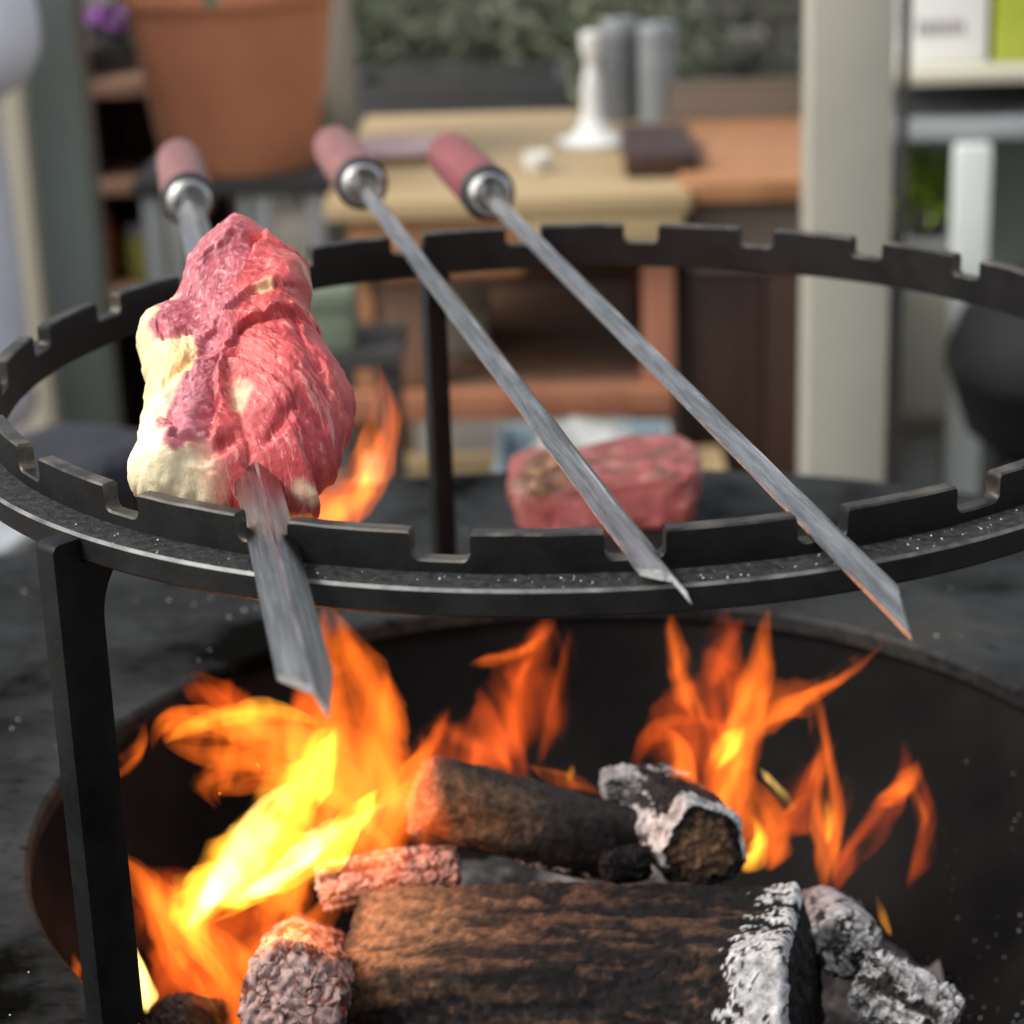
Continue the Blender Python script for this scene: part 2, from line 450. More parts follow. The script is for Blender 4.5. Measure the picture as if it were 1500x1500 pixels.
def ring_band():
    PH, HW, FR = R(5.0), R(2.25), R(0.8)
    T, NB, B = 0.0, -0.0112, -0.0268
    ro, ri = 0.300, 0.2922
    angs = []
    for k in range(24):
        c = PH + k * R(15)
        rs = random.Random(k)
        hw = HW * rs.uniform(0.94, 1.06)
        z0 = NB * rs.uniform(0.95, 1.05)
        fr = 0.004
        L = [(c - R(7.5), T)]
        for q in range(1, 8): L.append((c - R(7.5) + (R(7.5) - hw) * q / 8, T))
        L += [(c - hw - R(0.12), T - 0.0001), (c - hw - R(0.02), T - 0.0012), (c - hw, T - 0.003)]
        for q in range(0, 6):
            t = q / 5 * math.pi / 2
            L.append((c - hw + FR * (1 - math.cos(t)), z0 + fr * (1 - math.sin(t))))
        L.append((c, z0))
        for q in range(5, -1, -1):
            t = q / 5 * math.pi / 2
            L.append((c + hw - FR * (1 - math.cos(t)), z0 + fr * (1 - math.sin(t))))
        L += [(c + hw, T - 0.003), (c + hw + R(0.02), T - 0.0012), (c + hw + R(0.12), T - 0.0001)]
        for q in range(7, 0, -1): L.append((c + R(7.5) - (R(7.5) - hw) * q / 8, T))
        angs += L
    v, f = [], []
    bev = 0.0009
    for a, z in angs:
        s, c = math.sin(a), -math.cos(a)
        wob = 0.0003 * noise.noise(Vector((s * 20, c * 20, 0)))
        for r_, z_ in ((ro, B), (ro, z - bev), (ro - bev, z), (ri + bev, z), (ri, z - bev), (ri, B)):
            v.append((r_ * s, r_ * c, zl(z_) + wob))
    n = len(angs)
    for i in range(n):
        j = (i + 1) % n
        for k in range(6):
            l = (k + 1) % 6
            f.append((i * 6 + k, j * 6 + k, j * 6 + l, i * 6 + l))
    return fix_normals(mesh(v, f))
nb_ = ring_band()
nb_.materials.append(M['rack']); nb_.materials.append(M['top_highlight'])
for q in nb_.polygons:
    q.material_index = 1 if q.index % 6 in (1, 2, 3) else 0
link('notched_band', nb_, None, rack, smooth=35)
b_ = 0.0013
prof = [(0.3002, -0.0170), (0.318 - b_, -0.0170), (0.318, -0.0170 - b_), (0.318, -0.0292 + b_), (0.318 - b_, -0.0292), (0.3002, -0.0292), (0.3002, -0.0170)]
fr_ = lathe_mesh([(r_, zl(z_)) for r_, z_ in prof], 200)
fr_.materials.append(M['ring']); fr_.materials.append(M['edge']); fr_.materials.append(M['skylit'])
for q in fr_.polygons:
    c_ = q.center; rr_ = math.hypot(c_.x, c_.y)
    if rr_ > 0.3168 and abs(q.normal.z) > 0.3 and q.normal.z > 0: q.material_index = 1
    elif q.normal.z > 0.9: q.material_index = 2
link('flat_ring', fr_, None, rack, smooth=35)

def leg_mesh(deg):
    a = R(deg)
    poly = []
    zt, zb = zl(-0.0185), 0.0
    for t in range(0, 5):      # rounded outer top corner
        q = t / 4 * math.pi / 2
        poly.append((0.3325 - 0.004 + 0.004 * math.sin(q), zt - 0.004 + 0.004 * math.cos(q)))
    poly += [(0.3325, zb), (0.3095, zb)]
    zg = zl(-0.0296)
    for t in range(0, 9):      # gusset under the ring
        q = t / 8 * math.pi / 2
        poly.append((0.3095 - 0.022 * (1 - math.cos(q)), zg - 0.030 + 0.030 * math.sin(q)))
    poly += [(0.3185, zg), (0.3185, zt)]
    rad = Vector((math.sin(a), -math.cos(a), 0)); up = Vector((0, 0, 1)); tang = rad.cross(up)
    m4 = Matrix((rad, up, tang)).transposed().to_4x4()
    return prism(poly, 0.0125, m4, 0.001)
for d_ in (-42.3, -164.3, 77):
    link('leg', leg_mesh(d_), M['rack'], rack, smooth=35)

# ------------------------------------------------------------------ skewers
def notch_point(deg, r_, z): return Vector((r_ * math.sin(R(deg)), -r_ * math.cos(R(deg)), ZR + z))

def skewer(label, a, b, tip, fer, hlen, width, ang, hand, hmat, leaf, tl):
    """a: front rest, b: rear rest; tip/fer: distances along a->b; blade is an angle section, ridge up"""
    d = (b - a).normalized()
    side = d.cross(Vector((0, 0, 1))).normalized()      # points to the viewer's right when d runs away
    up = side.cross(d).normalized()
    root = empty('skewer', tuple(a))
    root.matrix_world = Matrix((side, d, up)).transposed().to_4x4(); root.matrix_world.translation = a
    tag(root, label, 'skewer', 'skewers lying across the rack')
    hgt = width / 2 / math.tan(ang)
    th = 0.0020
    def sec(w, h):
        return [(-w / 2, 0), (-w / 2 - 0.0003, th * 0.8), (-w * 0.26, h * 0.55 + th), (-0.0007, h + th), (0.0007, h + th), (w * 0.26, h * 0.55 + th), (w / 2 + 0.0003, th * 0.8), (w / 2, 0),
                (w * 0.24, h * 0.5), (0, h), (-w * 0.24, h * 0.5)]
    v, f = [], []
    end = fer - 0.075
    st = [(tip - 0.01 + (end - tip + 0.01) * i / 60, 1.0) for i in range(61)]
    for i in range(1, 8):
        st.append((end + (fer + 0.006 - end) * i / 7, 1.0 - (0.05, 0.42, 0.2)[leaf] * i / 7))
    K = 11
    for i, (y, s) in enumerate(st):
        for (x, z) in sec(width * s, hgt * s):
            v.append((x + 0.0004 * noise.noise(Vector((y * 30, a.x * 9, 0))), y, z))
    for i in range(len(st) - 1):
        for k in range(K):
            l = (k + 1) % K
            f.append((i * K + k, i * K + l, (i + 1) * K + l, (i + 1) * K + k))
    f.append(tuple(range(K))); f.append(tuple(range((len(st) - 1) * K, len(st) * K))[::-1])
    me = mesh(v, f)
    me.materials.append(M['steel']); me.materials.append(M['ground_edge']); me.materials.append(M['ridge'])
    for q in me.polygons:
        if len(q.vertices) == 4 and q.index % K in (0, 3, 6): q.material_index = 2 if q.index % K == 3 else 1
    fix_normals(me)
    bm = bmesh.new(); bm.from_mesh(me)
    # ground point: two oblique cuts meeting at x = tx
    for sgn, ln in ((-1, tl[0]), (1, tl[1])):
        if ln <= 0: continue
        ex, tx = sgn * width / 2, tl[2] * width
        no = Vector((sgn * ln, -abs(ex - tx), 0)).normalized() + Vector((0, 0, tl[3])); no.normalize()
        res = bmesh.ops.bisect_plane(bm, geom=bm.verts[:] + bm.edges[:] + bm.faces[:], plane_co=Vector((tx, tip, 0)), plane_no=no, clear_outer=True)
        cut = [e for e in res['geom_cut'] if isinstance(e, bmesh.types.BMEdge)]
        for q in bmesh.ops.edgeloop_fill(bm, edges=cut)['faces']: q.material_index = 1
    bmesh.ops.recalc_face_normals(bm, faces=bm.faces)
    bm.to_mesh(me); bm.free()
    link('blade', me, None, root, smooth=25)
    # handle pieces, lathed about the local y axis
    zc = hgt * 0.45
    def lath(prof):
        me = lathe_mesh([(r_ * 0.82, y) for r_, y in prof], 40)
        me.transform(Matrix(((1, 0, 0, 0), (0, 0, 1, 0), (0, -1, 0, zc), (0, 0, 0, 1))))
        return fix_normals(me)
    hr_ = 0.0232
    link('ferrule', lath([(0, fer + 0.001), (0.010, fer + 0.0008), (0.0125, fer - 0.001), (0.0135, fer - 0.004), (0.017, fer - 0.0055), (0.0195, fer - 0.004), (0.0205, fer), (0.0205, fer + 0.006), (0, fer + 0.006)]), M['ferrule'], root, smooth=40)
    link('collar', lath([(0.0207, fer + 0.001), (0.0215, fer - 0.001), (0.0235, fer + 0.001), (0.0242, fer + 0.006), (0.0238, fer + 0.012), (0.0, fer + 0.012), (0.0, fer + 0.007), (0.0207, fer + 0.007)]), M['rubber'], root, smooth=40)
    y0 = fer + 0.012
    pr = [(0.0, y0), (hr_ * 0.97, y0), (hr_ * 1.0, y0 + 0.004), (hr_ * 1.0, y0 + hlen * 0.4), (hr_ * 0.97, y0 + hlen * 0.8), (hr_ * 0.93, y0 + hlen * 0.95), (hr_ * 0.8, y0 + hlen * 0.99), (hr_ * 0.5, y0 + hlen), (0, y0 + hlen)]
    link('handle', lath(pr), hmat, root, smooth=40)
    return root

ZN = -0.0112
skewer('wide steel skewer with wooden handle, carrying the raw beef', notch_point(-24.6, 0.296, ZN), notch_point(-132.6, 0.296, ZN), -0.198, 0.735, 0.165, 0.0195, R(50), -1, M['handle_pale'], 0, (0.052, 0.05, 0.2, 0.10))
skewer('empty narrow steel skewer with wooden handle, middle one of the three', notch_point(5.4, 0.296, ZN), notch_point(-160.6, 0.296, ZN), -0.074, 0.815, 0.165, 0.0122, R(46), -1, M['handle_pale'], 1, (0.050, 0.030, 0.24, 0.30))
skewer('empty narrow steel skewer with redder handle, rightmost of the three', notch_point(20.5, 0.296, ZN), notch_point(-176.4, 0.296, ZN), -0.115, 0.745, 0.165, 0.0122, R(46), 1, M['handle'], 2, (0.0, 0.045, -0.5, 0.3))

# ------------------------------------------------------------------ meat
def meat_mat(name, rough, fibre_amt, sss=0.35):
    m, nt, b = nm(name)
    at = add(nt, 'ShaderNodeAttribute'); at.attribute_name = 'col'
    fa = add(nt, 'ShaderNodeAttribute'); fa.attribute_name = 'fat'
    fx = add(nt, 'ShaderNodeAttribute'); fx.attribute_name = 'fib'
    # streaks of marbling along the muscle fibres
    n = add(nt, 'ShaderNodeTexNoise')
    n.inputs['Scale'].default_value = 1.0; n.inputs['Detail'].default_value = 6; n.inputs['Roughness'].default_value = 0.6
    n.inputs['Distortion'].default_value = 0.7
    nt.links.new(fx.outputs['Vector'], n.inputs['Vector'])
    st = ramp(nt, n.outputs['Fac'], [(0.565, 0.0), (0.63, 1.0)])
    dk = ramp(nt, n.outputs['Fac'], [(0.34, 0.72), (0.5, 1.0)])
    inv = add(nt, 'ShaderNodeMath', operation='SUBTRACT'); inv.inputs[0].default_value = 1; nt.links.new(fa.outputs['Fac'], inv.inputs[1])
    mu = add(nt, 'ShaderNodeMath', operation='MULTIPLY'); nt.links.new(st.outputs[0], mu.inputs[0]); nt.links.new(inv.outputs[0], mu.inputs[1])
    mu2 = add(nt, 'ShaderNodeMath', operation='MULTIPLY'); mu2.inputs[1].default_value = fibre_amt; nt.links.new(mu.outputs[0], mu2.inputs[0])
    dm = add(nt, 'ShaderNodeMix', data_type='RGBA', blend_type='MULTIPLY'); nt.links.new(inv.outputs[0], dm.inputs['Factor'])
    nt.links.new(at.outputs['Color'], dm.inputs['A']); nt.links.new(dk.outputs[0], dm.inputs['B'])
    mx = add(nt, 'ShaderNodeMix', data_type='RGBA')
    nt.links.new(mu2.outputs[0], mx.inputs['Factor']); nt.links.new(dm.outputs['Result'], mx.inputs['A']); mx.inputs['B'].default_value = (0.74, 0.36, 0.31, 1)
    nt.links.new(mx.outputs['Result'], b.inputs['Base Color'])
    b.inputs['Roughness'].default_value = rough
    b.inputs['Specular IOR Level'].default_value = 0.5
    b.inputs['Subsurface Weight'].default_value = sss
    b.inputs['Subsurface Radius'].default_value = (1.0, 0.3, 0.22)
    b.inputs['Subsurface Scale'].default_value = 0.004
    g1 = noise_node(nt, 750, detail=5, rough=0.7)
    ad = add(nt, 'ShaderNodeMath', operation='ADD'); nt.links.new(g1.outputs['Fac'], ad.inputs[0]); nt.links.new(n.outputs['Fac'], ad.inputs[1])
    bp = add(nt, 'ShaderNodeBump'); bp.inputs['Strength'].default_value = 0.4; bp.inputs['Distance'].default_value = 0.0012
    nt.links.new(ad.outputs[0], bp.inputs['Height']); nt.links.new(bp.outputs[0], b.inputs['Normal'])
    return m
M['meat'] = meat_mat('raw_beef', 0.34, 0.6)
M['meat2'] = meat_mat('resting_beef', 0.45, 0.3, 0.25)

def seg_dist(px, py, poly):
    d = np.full(px.shape, 1e9)
    sgn = np.zeros(px.shape)
    for (x0, y0), (x1, y1) in zip(poly[:-1], poly[1:]):
        dx, dy = x1 - x0, y1 - y0
        t = np.clip(((px - x0) * dx + (py - y0) * dy) / (dx * dx + dy * dy), 0, 1)
        dd = np.hypot(px - x0 - t * dx, py - y0 - t * dy)
        s = np.sign((px - x0) * dy - (py - y0) * dx)
        sgn = np.where(dd < d, s, sgn)
        d = np.minimum(d, dd)
    return d, sgn

def sstep(a, b, x):
    t = np.clip((x - a) / (b - a), 0, 1)
    return t * t * (3 - 2 * t)

def vnoise(P, s, o=4, seed=0.0):
    return np.array([noise.fractal(Vector((p[0] * s + seed, p[1] * s - seed, p[2] * s)), 0.65, 2.0, o) for p in P])

# outline of the joint on a plane through it (metres), with the same outline in centimetre-like chart units for its markings
MO = [(-0.1599, -0.0586, 1.2398), (-0.1508, -0.0607, 1.2366), (-0.141, -0.0677, 1.2294), (-0.1323, -0.0749, 1.2223), (-0.1232, -0.0803, 1.2165), (-0.1209, -0.0915, 1.2073), (-0.122, -0.1014, 1.1998), (-0.1164, -0.1103, 1.1919), (-0.1088, -0.1219, 1.1815), (-0.1019, -0.1319, 1.1725), (-0.0978, -0.1406, 1.165), (-0.1002, -0.1516, 1.1568), (-0.1032, -0.1616, 1.1495), (-0.1059, -0.1703, 1.1432), (-0.1105, -0.1762, 1.1394), (-0.114, -0.1802, 1.1369), (-0.1127, -0.1875, 1.1309), (-0.1238, -0.1907, 1.1303), (-0.1359, -0.1917, 1.1317), (-0.148, -0.1927, 1.133), (-0.1632, -0.193, 1.1354), (-0.1784, -0.1921, 1.1387), (-0.1906, -0.1917, 1.1411), (-0.1972, -0.1868, 1.1461), (-0.1985, -0.1797, 1.1519), (-0.1956, -0.1728, 1.1568), (-0.1953, -0.1644, 1.1633), (-0.1947, -0.1523, 1.1726), (-0.1947, -0.1406, 1.1817), (-0.1982, -0.1312, 1.1897), (-0.2014, -0.119, 1.1998), (-0.1944, -0.11, 1.2056), (-0.1869, -0.1041, 1.2089), (-0.1831, -0.0938, 1.2163), (-0.1806, -0.0819, 1.2252), (-0.1737, -0.0708, 1.2326), (-0.1661, -0.0633, 1.2372)]
MC = [(345, 325), (372, 335), (400, 360), (425, 385), (452, 405), (457, 440), (452, 470), (468, 500), (490, 540), (510, 575), (522, 605), (513, 640), (502, 672), (492, 700), (476, 718), (464, 730), (467, 756), (430, 762), (390, 760), (350, 758), (300, 752), (250, 742), (210, 735), (190, 715), (188, 690), (200, 668), (204, 640), (210, 600), (214, 562), (206, 530), (200, 490), (225, 465), (250, 450), (265, 420), (276, 385), (300, 355), (325, 336)]
M0 = Vector((-0.1531, -0.1343, 1.1795))
MCc = (348.0, 560.0)
def make_meat():
    NA, NRg = 260, 84
    o3 = np.array([tuple(Vector(p) - M0) for p in MO]); c2 = np.array(MC, float) - np.array(MCc)
    # closed Catmull-Rom through outline
    def cr(P, t):
        n = len(P); i = int(math.floor(t)) % n; u = t - math.floor(t)
        p0, p1, p2, p3 = P[(i - 1) % n], P[i], P[(i + 1) % n], P[(i + 2) % n]
        return 0.5 * (2 * p1 + (p2 - p0) * u + (2 * p0 - 5 * p1 + 4 * p2 - p3) * u * u + (3 * p1 - p0 - 3 * p2 + p3) * u ** 3)
    B3 = np.array([cr(o3, k * len(o3) / NA) for k in range(NA)]); B2 = np.array([cr(c2, k * len(o3) / NA) for k in range(NA)])
    nrm = Vector(B3[NA // 4]).cross(Vector(B3[NA // 2])).normalized()
    camdir = Vector((0.15, -0.9, 0.4))
    if nrm.dot(camdir) < 0: nrm = -nrm
    nrm = np.array(nrm)
    back = np.array((-0.15, 0.80, -0.42)); back /= np.linalg.norm(back)
    V3, U2, SS, FR = [], [], [], []
    for side in (0, 1):
        for i in range(NRg + 1):
            s = (i / NRg) ** 0.85
            if side == 1 and i == NRg: break
            if i == 0:
                V3.append(np.zeros(3)); U2.append(np.zeros(2)); SS.append(0); FR.append(side); continue
            for k in range(NA):
                V3.append(B3[k] * s); U2.append(B2[k] * s); SS.append(s); FR.append(side)
    V3, U2, SS, FR = map(np.array, (V3, U2, SS, FR))
    X, Y = U2[:, 0] + MCc[0], U2[:, 1] + MCc[1]
    nz = vnoise(V3, 45, 5); nz2 = vnoise(V3, 160, 4, 3.1); nz3 = vnoise(V3, 420, 3, 7.7)
    nzw = vnoise(V3, 70, 4, 11.0)
    Xn, Yn = X + nzw * 9, Y + nz * 9
    T = 0.026
    h = T * np.sqrt(np.clip(1 - SS ** 3.2, 0, 1))
    def bump(cx, cy, rx, ry, ang, amp):
        c, s = math.cos(R(ang)), math.sin(R(ang))
        u = ((Xn - cx) * c + (Yn - cy) * s) / rx; w = (-(Xn - cx) * s + (Yn - cy) * c) / ry
        return amp * np.exp(-(u * u + w * w))
    # big forms: right lobe, lower front lobe, top knob, fat pads, hollow left of the fold
    h += bump(425, 600, 80, 110, -20, 0.012) + bump(418, 445, 42, 60, 20, 0.007) + bump(345, 365, 45, 28, -35, 0.004)
    h += bump(250, 575, 40, 38, 0, 0.008) + bump(255, 700, 65, 32, 8, 0.010) + bump(218, 480, 22, 45, 10, 0.004)
    h += bump(290, 620, 28, 90, 28, 0.006) - bump(300, 470, 32, 70, 15, 0.005)
    # folds: the side to the right of the line stands proud
    def fold(poly, amp, wid, reach):
        d, s = seg_dist(Xn, Yn, poly)
        return amp * np.where(s * 1.0 > 0, 1, -1) * np.exp(-d / reach) * sstep(0, wid, d)
    h += fold([(376, 395), (352, 450), (330, 525), (318, 600), (312, 660)], 0.0048, 3, 36)
    h -= fold([(340, 515), (372, 488), (398, 482)], -0.0022, 3, 22)
    h -= fold([(352, 545), (390, 520), (430, 508), (462, 515)], -0.0026, 3, 30)
    h -= fold([(318, 395), (350, 378), (395, 392), (430, 400)], -0.0018, 3, 26)
    for poly, dep, w in (([(250, 610), (300, 560), (330, 520)], 0.003, 6), ([(352, 548), (400, 520), (450, 512)], 0.0025, 5), ([(240, 640), (262, 690), (300, 705), (345, 690)], 0.004, 6),
                         ([(330, 590), (345, 650), (370, 720)], 0.003, 7), ([(395, 690), (430, 640), (470, 660)], 0.003, 8), ([(225, 520), (240, 545), (290, 535)], 0.004, 6), ([(300, 420), (345, 405), (372, 398)], 0.002, 7)):
        d, s = seg_dist(Xn, Yn, poly)
        h -= dep * np.exp(-(d / w) ** 2)
    h -= fold([(345, 590), (400, 618), (470, 705)], 0.0016, 3, 30) + fold([(432, 520), (468, 580), (500, 655)], -0.0014, 3, 26)
    # muscle fibre relief on the right-hand lobes
    ang = R(28) + 0.003 * (Y - 600)
    fu = (X - 330) * np.cos(ang) + (Y - 590) * np.sin(ang); fv = -(X - 330) * np.sin(ang) + (Y - 590) * np.cos(ang)
    wq = 5 * nzw
    fib = np.stack([(fu + wq) / 38, (fv + 9 * nz) / 5.0, nz * 1.0], 1)
    fn = np.array([noise.fractal(Vector((a * 0.9, b_ * 0.9, 0)), 0.7, 2, 4) for a, b_ in fib[:, :2]])
    edge = np.clip(1 - SS ** 6, 0, 1)
    red = sstep(-4, 10, X - np.interp(Y, [320, 395, 520, 600, 700, 760], [330, 372, 332, 318, 345, 380]))
    h += 0.0005 * fn * red * edge
    h += (0.0013 * nz + 0.0003 * nz2) * (0.35 + 0.65 * edge)
    # fat, silverskin and lean
    lf = np.interp(Y, [320, 400, 440, 470, 520, 560, 590, 620, 660, 690, 720, 770], [246, 252, 248, 240, 222, 282, 284, 246, 232, 258, 300, 306]) + nzw * 18 + nz2 * 10
    fat = sstep(14, -12, X - lf)
    lob = np.exp(-(((Xn - 268) / 36) ** 2 + ((Yn - 570) / 33) ** 2)); fat = np.maximum(fat, sstep(0.35, 0.55, lob))
    for cx, cy, rx, ry in ((383, 488, 15, 9), (447, 437, 7, 11), (448, 742, 24, 12), (350, 640, 16, 20)):
        fat = np.maximum(fat, 0.6 * sstep(0.15, 0.75, np.exp(-(((Xn - cx) / rx) ** 2 + ((Yn - cy) / ry) ** 2))))
    bot = sstep(690, 716, Yn) * sstep(345, 285, Xn); fat = np.maximum(fat, bot)
    strip = np.exp(-((seg_dist(Xn, Yn, [(333, 505), (300, 590), (268, 665), (262, 690)])[0]) / 22) ** 4)
    fat = fat * (1 - sstep(0.3, 0.7, strip))
    gran = sstep(8, -6, X - np.interp(Y, [320, 395, 520, 760], [330, 372, 332, 300])) * (1 - fat)
    h += 0.0010 * np.abs(nz3) * gran + 0.0010 * fat * nz2
    cred = np.array((0.63, 0.098, 0.092)); cdeep = np.array((0.48, 0.048, 0.058)); cpur = np.array((0.40, 0.10, 0.13)); cpale = np.array((0.62, 0.17, 0.15))
    cfat = np.array((0.84, 0.70, 0.38)); cfw = np.array((0.90, 0.79, 0.52)); cor = np.array((0.80, 0.50, 0.18))
    k = sstep(-0.4, 0.5, nz)[:, None]
    C = cred * k + cdeep * (1 - k)
    top = np.exp(-(((X - 360) / 80) ** 2 + ((Y - 370) / 45) ** 2))[:, None] * 0.5
    C = C * (1 - top) + np.array((0.62, 0.10, 0.095)) * top
    pl = (sstep(0.1, 0.6, fn) * red * 0.35)[:, None]; C = C * (1 - pl) + cpale * pl
    gr = (gran * 0.8)[:, None]; C = C * (1 - gr) + (cpur * (1 + 0.5 * nz3[:, None])) * gr
    sp = (sstep(0.25, 0.5, nz3) * gran * 0.6)[:, None]; C = C * (1 - sp) + np.array((0.66, 0.42, 0.44)) * sp
    sl = (strip * 0.6)[:, None]; C = C * (1 - sl) + np.array((0.50, 0.17, 0.2)) * sl
    wf = sstep(600, 660, Y)[:, None]; F = cfat * (1 - wf) + cfw * wf
    og = np.exp(-(((X - 262) / 34) ** 2 + ((Y - 580) / 28) ** 2))[:, None] * 0.75; F = F * (1 - og) + cor * og
    pk = np.clip(np.exp(-(((X - 345) / 62) ** 2 + ((Y - 715) / 34) ** 2)) * (0.75 + 0.5 * nz2), 0, 0.9)[:, None]; F = F * (1 - pk) + np.array((0.78, 0.36, 0.26)) * pk
    F = F * (1 + 0.12 * nz2[:, None])
    ft = fat[:, None]; C = C * (1 - ft) + F * ft
    hb = 0.072 * np.sqrt(np.clip(1 - SS ** 2.4, 0, 1)) + 0.004 * nz
    out = V3 + np.where(FR[:, None] == 0, nrm * h[:, None], back * hb[:, None])
    rim = sstep(0.9, 1.0, SS)[:, None]
    out += (V3 / (np.linalg.norm(V3, axis=1)[:, None] + 1e-9)) * (0.0014 * nz2 + 0.0006 * nz3)[:, None] * rim
    f = []
    def idx(side, i, k):
        if side == 1 and i == NRg: side = 0
        base = 0 if side == 0 else 1 + NRg * NA
        return base if i == 0 else base + 1 + (i - 1) * NA + (k % NA)
    for side in (0, 1):
        for i in range(NRg):
            for k in range(NA):
                if i == 0: q = (idx(side, 0, 0), idx(side, 1, k), idx(side, 1, k + 1))
                else: q = (idx(side, i, k), idx(side, i + 1, k), idx(side, i + 1, k + 1), idx(side, i, k + 1))
                f.append(q if side == 0 else q[::-1])
    me = fix_normals(mesh(out, f))
    set_col(me, np.clip(C, 0.005, 0.95)); set_float(me, np.clip(fat + gran * 0.7 + strip * 0.5, 0, 1), 'fat')
    a = me.attributes.new('fib', 'FLOAT_VECTOR', 'POINT'); a.data.foreach_set('vector', fib.astype(np.float32).ravel())
    return me
jo = link('beef_joint', make_meat(), M['meat'], smooth=180)
jo.location = M0
tag(jo, 'large raw red beef joint with yellow fat along its left side, on a skewer', 'meat')

def make_steak():
    NU, NV = 120, 70
    P, uv = [], []
    for i in range(NV + 1):
        ph = -math.pi / 2 + math.pi * i / NV
        for j in range(NU):
            th = 2 * math.pi * j / NU
            def sp(t, e): return math.copysign(abs(t) ** e, t)
            x = sp(math.cos(ph), 0.26) * sp(math.cos(th), 0.4); y = sp(math.cos(ph), 0.26) * sp(math.sin(th), 0.4); z = sp(math.sin(ph), 0.32)
            P.append((x, y, z))
    P = np.array(P)
    Q = P * np.array((0.071, 0.040, 0.0235))
    Q[:, 0] *= 1 + 0.06 * P[:, 2]                       # wider at the top
    Q[:, 1] += 0.006 * np.sin(P[:, 0] * 2.1 + 0.6) + 0.004 * P[:, 2]
    Q[:, 2] += 0.006 * (P[:, 0] > 0) * P[:, 0] * (P[:, 2] > 0) + 0.004 * P[:, 1] * (P[:, 2] > 0)
    n1 = vnoise(Q, 22, 4, 2.0); n2 = vnoise(Q, 90, 4, 5.0); n3 = vnoise(Q, 300, 3, 9.0)
    N_ = P / np.linalg.norm(P, axis=1)[:, None]
    Q = Q + N_ * (0.005 * n1 + 0.0008 * n2 + 0.0004 * n3)[:, None]
    edge_t = np.exp(-(((P[:, 0] + 0.55) / 0.26) ** 2 + ((P[:, 2] - 0.9) / 0.28) ** 2)) * (P[:, 1] < 0.3)
    Q[:, 2] += 0.004 * edge_t * np.abs(n2) * 2
    C = np.array((0.36, 0.088, 0.085)) * (1 + 0.15 * n2[:, None] + 0.15 * n1[:, None])
    pale = (sstep(-0.1, 0.5, n1) * 0.5)[:, None]; C = C * (1 - pale) + np.array((0.44, 0.15, 0.14)) * pale
    sear = np.clip(edge_t * 1.3 + 0.5 * sstep(0.55, 0.9, np.abs(P[:, 0])) * sstep(-0.1, 0.3, n1) + 0.9 * sstep(0.62, 0.95, P[:, 2] + 0.25 * n1) * sstep(0.05, 0.35, n2 + 0.1), 0, 1)[:, None]
    C = C * (1 - sear) + np.array((0.11, 0.05, 0.025)) * sear
    gold = (0.7 * edge_t * sstep(0.3, 0.5, n2))[:, None]; C = C * (1 - gold) + np.array((0.6, 0.36, 0.16)) * gold
    f = []
    for i in range(NV):
        for j in range(NU):
            k = (j + 1) % NU
            f.append((i * NU + j, i * NU + k, (i + 1) * NU + k, (i + 1) * NU + j))
    bmz = Q[:, 2].min(); Q[:, 2] = np.maximum(Q[:, 2], -0.022)
    me = mesh(Q, f)
    set_col(me, np.clip(C, 0.01, 0.9)); set_float(me, np.zeros(len(Q)), 'fat')
    fib = np.stack([Q[:, 0] * 60 + Q[:, 2] * 40, Q[:, 2] * 160 - Q[:, 0] * 60, Q[:, 1] * 90], 1)
    a = me.attributes.new('fib', 'FLOAT_VECTOR', 'POINT'); a.data.foreach_set('vector', fib.astype(np.float32).ravel())
    return fix_normals(me)
st_ = link('beef_piece', make_steak(), M['meat2'], smooth=180)
sp_ = (0.024, 0.4135, 0.9)
st_.location = (sp_[0] + 0.003, sp_[1] + 0.043, ZP + 0.0222)
st_.rotation_euler = (R(0), 0, R(3))
tag(st_, 'thick pink beef piece with browned corner resting flat on the cooking plate', 'meat')

